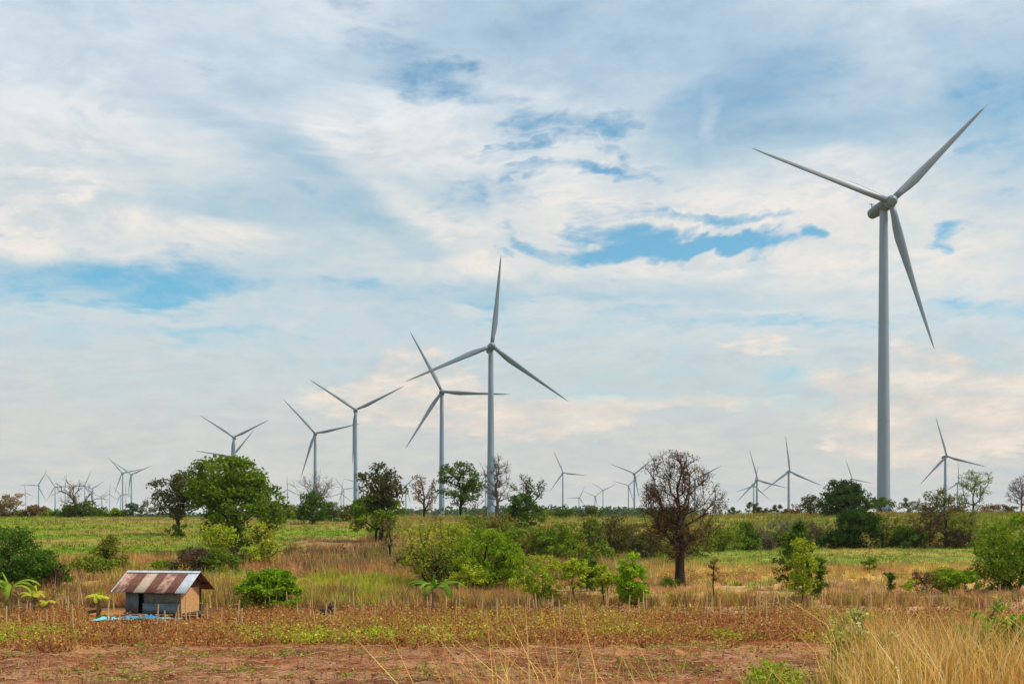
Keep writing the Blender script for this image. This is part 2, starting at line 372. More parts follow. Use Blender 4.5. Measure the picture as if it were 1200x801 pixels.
def cover_colour(x, y):
    d = np.maximum(y, 0.1); P = np.clip(600+FPX*x/np.maximum(y, 1.), -600, 1800)
    n1 = fbm(x/5.0, y/3.0); n2 = fbm(x/1.6+9, y/.7+4); n3 = fbm(x/16+40, y/9+7); n4 = fbm(x/2.2, y/2.2, 3)
    def mixc(a, b, t): t = np.asarray(t)[..., None]; return np.asarray(a)*(1-t)+np.asarray(b)*t
    straw, soil, pale, dark = (.46, .31, .10), (.27, .095, .04), (.40, .20, .105), (.13, .075, .042)
    c = np.broadcast_to(np.array(straw), x.shape+(3,)).copy()
    dj = d+(n1-.5)*6
    till = mixc(mixc(soil, pale, sstep(.42, .66, n2)), (.17, .065, .03), sstep(.52, .68, n4)*.8)
    c = mixc(c, till, sstep(27, 31, d))
    c = mixc(c, mixc((.36, .13, .055), (.46, .24, .08), sstep(.4, .65, n2)), sstep(49, 54, d+(n1-.5)*9))
    edge = mixc(dark, (.58, .38, .25), sstep(620, 700, P+60*(n3-.5))*.95)
    c = mixc(c, edge, sstep(70, 72, d+(n1-.5)*2))
    brush = mixc(mixc((.46, .27, .10), (.42, .23, .095), sstep(.4, .6, n1)), (.36, .37, .05), sstep(.52, .68, n3)*.8)
    c = mixc(c, brush, sstep(75.5, 77, d))
    # right: bare soil strip, dry grass, meadow
    R = sstep(640, 720, P)
    strip = mixc((.50, .28, .155), (.58, .38, .15), sstep(.4, .6, n2))
    dry = mixc((.56, .38, .11), (.46, .28, .10), sstep(.4, .65, n1))
    meadow = mixc(mixc((.22, .28, .045), (.30, .30, .06), sstep(.4, .65, n1)), (.46, .33, .10), sstep(.55, .7, n3)*.6)
    hill = mixc(mixc((.25, .25, .04), (.19, .21, .035), sstep(.4, .65, n1)), (.36, .22, .08), np.maximum(sstep(.55, .7, n3)*.5, sstep(255, 285, dj)*.7))
    cr = mixc(strip, dry, np.maximum(sstep(99, 103, dj), sstep(.55, .62, n3)*.6))
    cr = mixc(cr, meadow, sstep(118, 130, dj+(n3-.5)*14)); cr = mixc(cr, hill, sstep(172, 178, dj))
    c = mixc(c, cr, R*sstep(76, 78, d))
    # left: green field on the rise with ploughed bands
    band = sstep(.47, .60, fbm(x/26+3, y/6, 3))
    lf = mixc(mixc((.15, .235, .02), (.215, .275, .027), sstep(.38, .62, n1)), (.37, .235, .085), np.maximum(band*.5, sstep(.58, .70, n3)*.5))
    lf = mixc(lf, (.40, .20, .11), sstep(320, 380, P)*(1-sstep(470, 520, P))*sstep(122, 128, d)*(1-sstep(140, 150, d))*.8)
    lf = mixc(lf, (.31, .20, .09), sstep(183, 188, d)*(1-sstep(193, 200, d))*sstep(40, 140, P)*.75)
    L = (1-sstep(440, 520, P))*sstep(110, 118, dj)
    c = mixc(c, lf, L)
    # scrubby middle
    M = sstep(440, 520, P)*(1-sstep(690, 800, P))*sstep(98, 112, dj)
    c = mixc(c, mixc((.25, .25, .045), (.38, .27, .09), sstep(.42, .62, n1)), M)
    c = mixc(c, (.09, .125, .045), sstep(330, 480, d))
    return c

def build_ground():
    front = np.radians(np.arange(-27, 27.01, .16)); side = np.radians(np.concatenate([np.arange(30, 180, 4.0)]))
    ang = np.concatenate([-side[::-1], front, side, [math.pi]]); ang[-1] = math.pi
    r = [0.6]
    while r[-1] < 12000: r.append(r[-1]*(1.0042 if 36 < r[-1] < 56 else 1.012 if 30 < r[-1] < 130 else 1.03))
    r = np.array(r); A, Rr = np.meshgrid(ang, r)
    X = Rr*np.sin(A); Y = Rr*np.cos(A); Z = terrain(X, Y)
    nr, na = X.shape
    V = np.stack([X, Y, Z], -1).reshape(-1, 3); C = cover_colour(X, Y).reshape(-1, 3)
    i = np.arange(nr-1)[:, None]*na+np.arange(na)[None]
    j = np.arange(nr-1)[:, None]*na+(np.arange(na)[None]+1) % na
    q = np.stack([i, j, j+na, i+na], -1).reshape(-1, 4)[:, ::-1]
    c0 = len(V); V = np.vstack([V, [[0, 0, tz(0, 0)]]]); C = np.vstack([C, C[:1]])
    fan = np.stack([np.arange(na), (np.arange(na)+1) % na, np.full(na, c0)], -1)
    tag(mesh_np('ground', V, [q, fan[:, ::-1]], C, GROUND, smooth=True), kind='structure')
build_ground()

# ---------------------------------------------------------------- wind turbines
R_ROT = 50.5
def blade_mesh():
    n, m = 14, 12; V = []; F = []
    for i in range(n):
        t = i/(n-1); r = 1.2+t*(R_ROT-1.2)
        ch = np.interp(t, [0, .04, .2, .5, .85, .97, 1], [2.0, 2.0, 3.3, 2.0, 1.0, .5, .12])
        th = np.interp(t, [0, .04, .2, .5, 1], [2.1, 2.0, .95, .42, .04]); tw = math.radians(np.interp(t, [0, .2, .6, 1], [18, 14, 5, 0]))
        off = np.interp(t, [0, .04, .2, 1], [0, 0, .55, .1]); pre = -1.6*t*t
        for k in range(m):
            a = 2*math.pi*k/m; cx = math.cos(a)*ch/2+off; cy = math.sin(a)*th/2*(1-.35*math.cos(a)*min(1, t*6))
            V.append((cx*math.cos(tw)-cy*math.sin(tw), cx*math.sin(tw)+cy*math.cos(tw)+pre, r))
    for i in range(n-1):
        for k in range(m): F.append((i*m+k, i*m+(k+1) % m, (i+1)*m+(k+1) % m, (i+1)*m+k))
    F.append(tuple(range(m))[::-1]); F.append(tuple((n-1)*m+k for k in range(m)))
    me = bpy.data.meshes.new('blade'); me.from_pydata(V, [], F); me.update()
    for p in me.polygons: p.use_smooth = True
    me.materials.append(TURB); return me
def lathe_y(prof, n=20):
    """surface of revolution about the Y axis, prof = [(y, r)]"""
    V = []; F = []
    for y, r in prof:
        for k in range(n): a = 2*math.pi*k/n; V.append((r*math.cos(a), y, r*math.sin(a)))
    for i in range(len(prof)-1):
        for k in range(n): F.append((i*n+k, i*n+(k+1) % n, (i+1)*n+(k+1) % n, (i+1)*n+k))
    F.append(tuple(range(n))); F.append(tuple((len(prof)-1)*n+k for k in range(n))[::-1])
    return V, F
BLADE = blade_mesh()
def mk_mesh(name, V, F, mat):
    me = bpy.data.meshes.new(name); me.from_pydata(V, [], F); me.update()
    for p in me.polygons: p.use_smooth = True
    me.materials.append(mat); return me
HUB = mk_mesh('hub', *lathe_y([(-2.6, .05), (-2.5, .6), (-2.1, 1.2), (-1.2, 1.75), (0, 1.95), (1.3, 1.9), (1.6, 1.6)]), TURB)
NAC = mk_mesh('nacelle', *lathe_y([(1.7, 1.5), (2.0, 1.95), (4, 2.05), (9, 2.0), (12.3, 1.75), (13.0, 1.3), (13.2, .4)]), TURB_DARK)
_m = MB().tube([(0, 12.2, 1.7), (0, 12.2, 3.6)], .22, 6).tube([(-.9, 12.2, 3.3), (.9, 12.2, 3.3)], .13, 5)
MAST = mk_mesh('weather_mast', _m.v, _m.f, TURB_DARK)

def link_mesh(name, me, parent, mw=None):
    o = bpy.data.objects.new(name, me); col.objects.link(o); o.parent = parent
    if mw is not None: o.matrix_local = mw
    return o
def turbine(px, py, d, psi, ph, label):
    psi = math.radians(psi); hx, hz = (px-600)/FPX*d, CZ+(YH-py)/FPX*d
    over = 4.6
    bx, by = hx-over*math.sin(psi)*1, d+over*math.cos(psi)
    gz = min(tz(bx, by), hz-70)-.4
    H = hz-gz
    t = empty('wind_turbine', (bx, by, gz), psi)
    tag(t, label, 'wind turbine', 'wind turbines across the plain')
    big = d < 1400
    n = 40 if big else 12
    tb = MB(); zs = [0, .03, H*.3, H*.62, H-2.03, H-2.0]; tb.tube([(0, 0, z) for z in zs], [2.15, 2.15, 1.95, 1.65, 1.32, 1.32], n); tb.build('tower', TOWER, t, True)
    if big:
        for z, r in ((H*.3, 1.97), (H*.62, 1.67)): MB().tube([(0, 0, z-.09), (0, 0, z+.09)], r+.03, n).build('flange_ring', TOWER, t, False)
    tilt = Matrix.Rotation(math.radians(-5), 4, 'X')
    base = Matrix.Translation((0, -over, H)) @ tilt
    link_mesh('nacelle', NAC, t, base)
    if big: link_mesh('weather_mast', MAST, t, base)
    link_mesh('hub', HUB, t, base)
    for k in range(3):
        a = math.radians(ph+120*k)
        link_mesh('blade', BLADE, t, base @ Matrix.Rotation(math.pi/2-a, 4, 'Y'))
for a in [
 (1044, 236, 390, 12, 44, 'largest wind turbine, towering over the grassy hill on the right'),
 (576.4, 405, 641, 8, 84, 'second largest wind turbine, one blade pointing almost straight up'),
 (517.9, 458.6, 881, 5, 118, 'tall wind turbine whose upper blade crosses a blade of its bigger right neighbour'),
 (416.7, 480, 1099, 8, 27, 'tall wind turbine with its blades in a wide Y, behind the two-toned tree'),
 (369.2, 507.5, 1301, 8, 13, 'wind turbine rising behind the half-bare dark tree'),
 (273.7, 512, 1522, 5, 27, 'wind turbine with Y blades standing above the big round green tree'),
 (271, 535, 1700, 12, 51, 'wind turbine hidden behind the crown of the big round green tree'),
 (143, 554, 2746, 2, 12, 'left one of two close wind turbines left of the dark umbrella tree'),
 (153.4, 555.7, 2697, 5, 24, 'right one of two close wind turbines left of the dark umbrella tree'),
 (44.4, 568.5, 3291, 0, 60, 'small wind turbine with a level blade pointing left, near the left edge'),
 (29.8, 577.2, 5600, 2, 99, 'leftmost tiny wind turbine beside the pinkish bush'),
 (64.1, 570.2, 3648, 5, 3, 'small wind turbine left of the leafless spreading tree, third from the left'),
 (75.7, 573.7, 3647, 0, 84, 'small wind turbine behind the left twigs of the leafless spreading tree'),
 (98.7, 568.7, 3632, 5, 66, 'small wind turbine behind the middle of the leafless spreading tree'),
 (108, 572.5, 3931, 12, 36, 'small wind turbine behind the right twigs of the leafless spreading tree'),
 (118.5, 581.9, 6000, 2, 42, 'tiny wind turbine just right of the leafless spreading tree'),
 (128.1, 578.5, 5400, 2, 84, 'tiny wind turbine with upright blade above the round bright shrub'),
 (141, 580, 5075, 8, 9, 'faint wind turbine low behind the left one of the close pair'),
 (147, 578, 5400, 2, 90, 'faint wind turbine between the towers of the close pair'),
 (336.8, 573, 4118, 10, 93, 'lone small wind turbine right of the big round green tree'),
 (402.8, 572.8, 4054, 5, 9, 'small wind turbine just left of the tower with wide Y blades'),
 (399.7, 577.6, 4326, 10, 81, 'fainter small wind turbine overlapping its neighbour left of the Y-bladed tower'),
 (420.5, 566, 3511, 5, 42, 'small wind turbine partly hidden by the tower with wide Y blades'),
 (475.7, 568.7, 3294, 5, 45, 'small wind turbine between the two-toned tree and the small brown tree'),
 (569.5, 556, 3415, 10, 117, 'small wind turbine mostly hidden behind the second largest tower'),
 (660, 553.7, 2506, 8, 114, 'wind turbine alone above the distant wood right of the round dark tree'),
 (679, 582.8, 4170, 15, 63, 'tiny low wind turbine with a level blade above the distant wood'),
 (697.8, 581.2, 4208, 15, 39, 'tiny wind turbine left of the Y-bladed one above the distant wood'),
 (707, 574.3, 4081, 8, 27, 'small wind turbine with symmetric Y blades above the distant wood'),
 (736.8, 568.4, 3467, 5, 45, 'smaller wind turbine just left of its twin beside the brown tree'),
 (743.9, 554.6, 2258, 5, 39, 'wind turbine with Y blades left of the brown bare-branched tree'),
 (766.1, 566.8, 3053, 10, 102, 'wind turbine seen through the left twigs of the brown tree'),
 (815, 561, 1974, 5, 27, 'wind turbine behind the brown tree, one blade tip showing right'),
 (888, 562.2, 1914, 5, 105, 'front one of two overlapping wind turbines right of the brown tree'),
 (884, 569, 2888, 8, 78, 'rear one of two overlapping wind turbines right of the brown tree'),
 (925.5, 552, 1676, 5, 96, 'wind turbine with one upright blade left of the dark round hilltop tree'),
 (998.6, 560.8, 2888, 5, 108, 'small wind turbine peeping over the dark round hilltop tree'),
 (1109.6, 534.3, 1456, 3, 105, 'wind turbine right of the largest one, above the olive-brown tree'),
 (1123.4, 565.6, 2706, 10, 90, 'small wind turbine partly hidden by the lacy bright green tree'),
]: turbine(*a)

# ---------------------------------------------------------------- trees and shrubs
def unit(v): return v/np.maximum(np.linalg.norm(v, axis=-1, keepdims=True), 1e-9)
def leaf_quads(C, size, g, up=.35, asp=.55):
    """one folded rhombus per centre"""
    n = len(C); ax = unit(g.normal(size=(n, 3))*np.array([1, 1, .8])); nm = unit(g.normal(size=(n, 3))+np.array([0, 0, up*2]))
    sd_ = unit(np.cross(ax, nm)); s = np.asarray(size).reshape(-1, 1)*(.7+.6*g.random((n, 1)))
    V = np.stack([C-ax*s*.5, C+sd_*s*asp*.5, C+ax*s*.5-nm*s*.1, C-sd_*s*asp*.5], 1).reshape(-1, 3)
    return V, np.arange(4*n).reshape(n, 4)
def tubes(P0, P1, r0, r1, sides=5):
    n = len(P0); d = unit(P1-P0); ref = np.where(np.abs(d[:, 2:3]) < .9, np.array([[0, 0, 1.]]), np.array([[0, 1., 0]]))
    a = unit(np.cross(d, ref)); b = np.cross(d, a); t = 2*np.pi*np.arange(sides)/sides
    ring = a[:, None]*np.cos(t)[None, :, None]+b[:, None]*np.sin(t)[None, :, None]
    V = np.concatenate([P0[:, None]+ring*r0[:, None, None], P1[:, None]+ring*r1[:, None, None]], 1).reshape(-1, 3)
    o = (np.arange(n)*2*sides)[:, None]; k = np.arange(sides)[None]; k2 = (k+1) % sides
    return V, np.stack([o+k, o+k2, o+sides+k2, o+sides+k], -1).reshape(-1, 4)

def crown_points(n, h, w, z0, shape, g):
    """clump centres inside an uneven crown between z0 and h, width w"""
    out = []; hh = h-z0; lob = g.normal(size=(7, 3)); lob = unit(lob); la = g.uniform(.1, .42, 7)
    while len(out) < n:
        v = unit(g.normal(size=3)); r = g.random()**(.42 if shape != 'vase' else .5)
        r *= .72+sum(a*max(0, float(v@l))**3 for a, l in zip(la, lob))
        p = v*min(r, 1.06)
        z = (p[2]+1)/2
        if shape == 'cone': k = 1.15*(1-z)**.7+.12
        elif shape == 'vase': k = .35+.8*z
        elif shape == 'umbrella': k = .65+.5*z; z = .25+.75*z
        elif shape == 'dome': k = 1.0; z = max(z, 0)**.9; k = 1.12-.35*z**2
        else: k = 1.0
        out.append((p[0]*k*w/2, p[1]*k*w/2, z0+z*hh))
    Q = np.array(out)
    for ax, lo, hi in ((0, -w/2, w/2), (1, -w/2, w/2), (2, z0, h)):
        a, b = np.percentile(Q[:, ax], (2, 98)); Q[:, ax] = lo+(Q[:, ax]-a)/(b-a)*(hi-lo)
    return Q

def plant(name, label, cat, px, py, top, wpx, d=None, z0=.25, shape='round', n=60, lpc=60, leaf=.3, cr=None, cols=((.08, .13, .03), (.05, .09, .02)),
          bark=(.10, .075, .055), tr=None, stems=1, bare=False, twigs=0, seed=1, group=None, lean=0.0, dens=1.0, flat=.7, up=.35, bf=.45, rexp=.5, ctop=None):
    g = np.random.default_rng(seed*101+int(px))
    if d is None: x, y = ground_at(px, py)
    else: x, y = (px-600)/FPX*d, d
    gz = tz(x, y); k = y/FPX
    h = (CZ+(YH-top)*k)-gz; w = wpx*k
    if d is None: pass
    t = empty(name, (x, y, gz-.05)); tag(t, label, cat, group)
    cr = cr if cr else .16*w
    P = crown_points(n, h-cr*flat*.6, max(w-1.1*cr, .5*w), min(z0*h+cr*flat*.4, .6*h), shape, g); P[:, 0] += lean*P[:, 2]
    P[:, 2] = np.clip(P[:, 2], .05*h, h-cr*.3)
    # skeleton: every clump is joined to the nearest lower limb
    nodes = []; par = []; plen = []
    rb = tr if tr else .022*h+.03
    zt = max(z0*h, .12*h)
    for s in range(stems):
        ang = 2*math.pi*s/stems+g.random(); sp = 0 if stems == 1 else .05*w
        segs = 6; base = len(nodes); topz = zt+(h-zt)*(ctop if ctop else .55 if shape in ('round', 'cone', 'umbrella') else .35)
        for i in range(segs+1):
            f = i/segs; wob = .02*h*g.normal(size=2)*f
            nodes.append((sp*math.cos(ang)*(1+f*3)+wob[0]+lean*f*topz, sp*math.sin(ang)*(1+f*3)+wob[1], f*topz)); par.append(base+i-1 if i else -1); plen.append(f*topz)
    low = [i for i in range(len(nodes)) if nodes[i][2] >= zt*.75]
    for c in P[np.argsort(np.hypot(P[:, 0], P[:, 1])+np.abs(P[:, 2]-zt)*.5)]:
        N = np.array(nodes); m = np.nonzero(N[:, 2] >= zt*.7)[0]; m = m if len(m) else np.array([len(N)-1])
        dv = c-N[m]; cost = np.linalg.norm(dv, axis=1)+bf*np.array(plen)[m]+1.2*np.maximum(0, -(dv[:, 2]-.25*np.hypot(dv[:, 0], dv[:, 1])))
        q = int(m[np.argmin(cost)]); p0 = N[q]; L = np.linalg.norm(c-p0); prev = q
        st = 3 if L > .12*h else 1
        for i in range(1, st+1):
            f = i/st; p = p0+(c-p0)*f
            if i < st: p = p+g.normal(size=3)*L*.06+np.array([0, 0, .10*L*math.sin(f*math.pi)])
            nodes.append(tuple(p)); par.append(prev); plen.append(plen[prev]+L/st); prev = len(nodes)-1
    N = np.array(nodes); par = np.array(par); cnt = np.ones(len(N)); kids = np.bincount(par[par >= 0], minlength=len(N)); cnt[kids > 0] = 0
    for i in range(len(N)-1, -1, -1):
        if par[i] >= 0: cnt[par[i]] += cnt[i]
    rmin = max(.010, .28*k)
    rad = np.maximum(rb*(cnt/max(cnt[0], 1))**rexp, rmin*.8)
    if stems > 1: rad = np.maximum(rb*(cnt/cnt.max())**rexp, rmin*.8)
    e = np.nonzero(par >= 0)[0]
    flare = np.where(N[par[e], 2] < .03*h, 1.35, 1.0)
    TV, TF = tubes(N[par[e]], N[e], rad[par[e]]*flare, rad[e], 6 if h*1/k > 80 else 5)
    allV = [TV]; allF = [TF]
    if bare or twigs:
        m = twigs or 8; c = np.repeat(P, m, 0); dv = unit(g.normal(size=c.shape)*np.array([1, 1, .9])+unit(c-np.array([0, 0, z0*h]))*.7+np.array([0, 0, .35]))
        L = cr*(.6+.9*g.random((len(c), 1))); e1 = c+dv*L
        v2, f2 = tubes(c, e1, np.full(len(c), rmin*.62), np.full(len(c), rmin*.3), 3); allF.append(f2+sum(len(a) for a in allV)); allV.append(v2)
        s0 = c+dv*L*.45; dv2 = unit(dv+g.normal(size=c.shape)*.6); v3, f3 = tubes(s0, s0+dv2*L*.6, np.full(len(c), rmin*.5), np.full(len(c), rmin*.25), 3)
        allF.append(f3+sum(len(a) for a in allV)); allV.append(v3)
    V = np.vstack(allV)
    mesh_np('trunk', V, allF, np.tile(np.array(bark), (len(V), 1))*(.85+.3*g.random((len(V), 1))), BARK, t, smooth=False)
    if not bare:
        lp = int(lpc*dens); C = np.repeat(P, lp, 0)
        off = g.normal(size=C.shape); off = unit(off)*(g.random((len(C), 1))**.45)*cr; off[:, 2] *= flat
        C = C+off; C[:, 2] = np.maximum(C[:, 2], .04*h)
        V, F = leaf_quads(C, leaf, g, up)
        cc = np.array(cols); nk = len(cc)
        ck = np.repeat(g.random(len(P)), lp); lk = g.random(len(C))
        tt = np.clip(.55*ck+.45*lk, 0, .9999)*(nk-1); i0 = tt.astype(int); fr = (tt-i0)[:, None]
        lc = cc[i0]*(1-fr)+cc[i0+1]*fr
        lc = lc*(.8+.4*g.random((len(C), 1)))
        mesh_np('crown', V, [F], np.repeat(lc, 4, 0), LEAF, t)
    return t

G_MID = ((.10, .17, .018), (.17, .26, .025), (.26, .33, .035))
G_DARK = ((.04, .08, .016), (.075, .135, .022), (.11, .18, .03))
G_BRIGHT = ((.13, .25, .015), (.22, .36, .02), (.34, .44, .03))
G_LIME = ((.24, .34, .02), (.36, .44, .03), (.46, .48, .05))
G_OLIVE = ((.13, .18, .022), (.20, .265, .03), (.28, .29, .045))
G_WISP = ((.26, .31, .03), (.37, .40, .04), (.46, .44, .06))
G_BROWN = ((.13, .075, .035), (.20, .12, .05), (.16, .15, .04))
G_UMBER = ((.05, .06, .022), (.09, .095, .035), (.12, .10, .045))
G_MAUVE = ((.10, .065, .05), (.16, .10, .065), (.14, .13, .04))
G_PINK = ((.30, .20, .13), (.36, .25, .16), (.14, .15, .05))
G_RUST = ((.11, .055, .03), (.17, .09, .05), (.24, .15, .08))
G_BLUE = ((.09, .13, .09), (.13, .17, .11), (.16, .20, .13))
GREYB = (.17, .15, .13); DARKB = (.045, .035, .03)

# -- the large trees
plant('brown_tree', 'tall brown tree with bare dark branches and few rusty leaves, right of centre', 'tree', 797, 689, 532, 86, z0=.24, shape='round', n=320, lpc=22, leaf=.16, cr=.58,
      cols=G_RUST, bark=(.050, .036, .026), tr=.37, twigs=8, seed=4, stems=1, flat=1.0, bf=.5, rexp=.56, ctop=.85)
plant('round_tree', 'big round bright green tree on the left hillside, taller than its neighbours', 'tree', 277, 648, 535, 108, z0=.12, shape='dome', n=230, lpc=75, leaf=.36, cr=.90, cols=((.07, .125, .014), (.125, .20, .02), (.20, .27, .03)), bark=DARKB, tr=.2, seed=2)
plant('umbrella_tree', 'dark umbrella-shaped tree on a small mound, left of the big round tree', 'tree', 209, 627, 552, 56, z0=.30, shape='umbrella', n=85, lpc=42, leaf=.38, cr=.85, cols=G_UMBER, bark=DARKB, tr=.24, seed=3)
plant('shrub', 'small dark shrub around the foot of the umbrella-shaped tree', 'shrub', 208, 629, 614, 22, z0=.05, n=14, lpc=40, leaf=.3, cr=.45, cols=G_DARK, seed=5)
plant('two_tone_tree', 'dark-crowned tree standing behind a brighter green leafy tree', 'tree', 447, 622, 543, 52, d=139, z0=.36, shape='umbrella', n=75, lpc=40, leaf=.36, cr=.8, cols=G_UMBER, bark=DARKB, seed=6)
plant('leafy_tree', 'bright green leafy tree in front of a dark-crowned one on the slope', 'tree', 441, 635, 579, 60, z0=.26, shape='dome', n=80, lpc=60, leaf=.33, cr=.72, cols=G_MID, bark=DARKB, seed=7)
plant('mango_bush', 'dense round glossy green bush right of the tin-roofed hut', 'bush', 315, 717, 667, 66, z0=.06, shape='dome', n=170, lpc=60, leaf=.20, cr=.36, cols=G_BRIGHT[:2]+((.10, .19, .015),), bark=DARKB, seed=8)
plant('half_bare_tree', 'dark tree with leafless grey top and leafy lower half on the field edge', 'tree', 366, 609, 576, 34, d=185, z0=.1, shape='dome', n=60, lpc=50, leaf=.36, cr=.75, cols=G_DARK, bark=DARKB, seed=9)
plant('bare_top_tree', 'leafless grey branches rising above the dark leafy tree on the field edge', 'tree', 367, 608, 556, 46, d=188, z0=.45, shape='umbrella', n=46, cr=1.1, bare=True, twigs=6, bark=GREYB, tr=.2, seed=10)
plant('small_brown_tree', 'small brown-leaved tree between the two-toned and the dark spreading tree', 'tree', 497, 607, 557, 30, d=222, z0=.22, shape='round', n=46, lpc=26, leaf=.34, cr=.75, cols=G_BROWN, bark=DARKB, seed=11)
plant('spreading_tree', 'dark green spreading tree between the two tallest middle towers', 'tree', 540, 606, 541, 52, d=212, z0=.30, shape='umbrella', n=70, lpc=58, leaf=.42, cr=1.05, cols=G_DARK, bark=DARKB, seed=12)
plant('bare_tree', 'leafless grey tree standing before the second largest tower', 'tree', 582, 607, 537, 32, d=215, z0=.22, shape='round', n=80, cr=.9, bare=True, twigs=8, bark=(.13, .11, .105), seed=13)
plant('dark_round_tree', 'dense dark round tree right of the leafless grey tree', 'tree', 615, 612, 578, 44, d=190, z0=.1, shape='dome', n=80, lpc=60, leaf=.36, cr=.8, cols=G_DARK, bark=DARKB, seed=14)
plant('thin_top_tree', 'sparse thin-topped tree behind the dense dark round tree', 'tree', 618, 610, 556, 42, d=196, z0=.45, shape='umbrella', n=44, lpc=14, leaf=.34, cr=.85, cols=G_UMBER, bark=DARKB, twigs=3, seed=15)
plant('hilltop_tree', 'large dense dark green tree on the hilltop left of the largest turbine', 'tree', 988, 606, 563, 56, d=262, z0=.0, shape='dome', n=190, lpc=75, leaf=.44, cr=1.1, cols=((.025, .055, .012), (.05, .095, .018), (.085, .14, .025)), bark=DARKB, seed=16)
plant('hilltop_tree', 'loose green tree at the left side of the large dark hilltop tree', 'tree', 950, 601, 580, 30, d=272, z0=.2, shape='round', n=40, lpc=40, leaf=.42, cr=1.0, cols=G_UMBER, bark=DARKB, seed=17)
plant('hilltop_tree', 'dark low tree close behind the foot of the largest turbine', 'tree', 1030, 598, 582, 38, d=300, z0=.1, shape='dome', n=40, lpc=50, leaf=.45, cr=1.0, cols=G_DARK, bark=DARKB, seed=18)
plant('hedgerow_tree', 'dark green full tree in the hedgerow below the dense hilltop tree', 'tree', 1006, 642, 596, 50, z0=.0, shape='dome', n=130, lpc=60, leaf=.34, cr=.85, cols=((.025, .055, .012), (.045, .09, .018), (.075, .13, .025)), bark=DARKB, seed=19)
plant('olive_tree', 'olive-brown thin-leaved tree in the hedgerow right of the largest turbine', 'tree', 1108, 641, 574, 66, z0=.2, shape='round', n=100, lpc=26, leaf=.34, cr=.95, cols=((.12, .10, .035), (.17, .16, .04), (.20, .22, .04)), bark=DARKB, twigs=4, seed=20)
plant('lacy_tree', 'lacy bright green round tree on the hilltop near the right edge', 'tree', 1141, 597, 551, 40, d=284, z0=.22, shape='round', n=75, lpc=26, leaf=.36, cr=.95, cols=((.11, .17, .03), (.17, .25, .04), (.22, .30, .05)), bark=DARKB, seed=21)
plant('bare_round_tree', 'leafless round grey tree on the hilltop at the right edge', 'tree', 1197, 597, 559, 32, d=290, z0=.2, shape='round', n=70, cr=1.0, bare=True, twigs=8, bark=(.14, .12, .11), seed=22)
plant('edge_tree', 'bright green low-branching tree at the right edge of the meadow', 'tree', 1190, 694, 603, 96, z0=.0, shape='dome', n=190, lpc=44, leaf=.26, cr=.62, cols=((.10, .18, .018), (.18, .28, .025), (.26, .34, .035)), bark=DARKB, tr=.12, stems=4, seed=23)

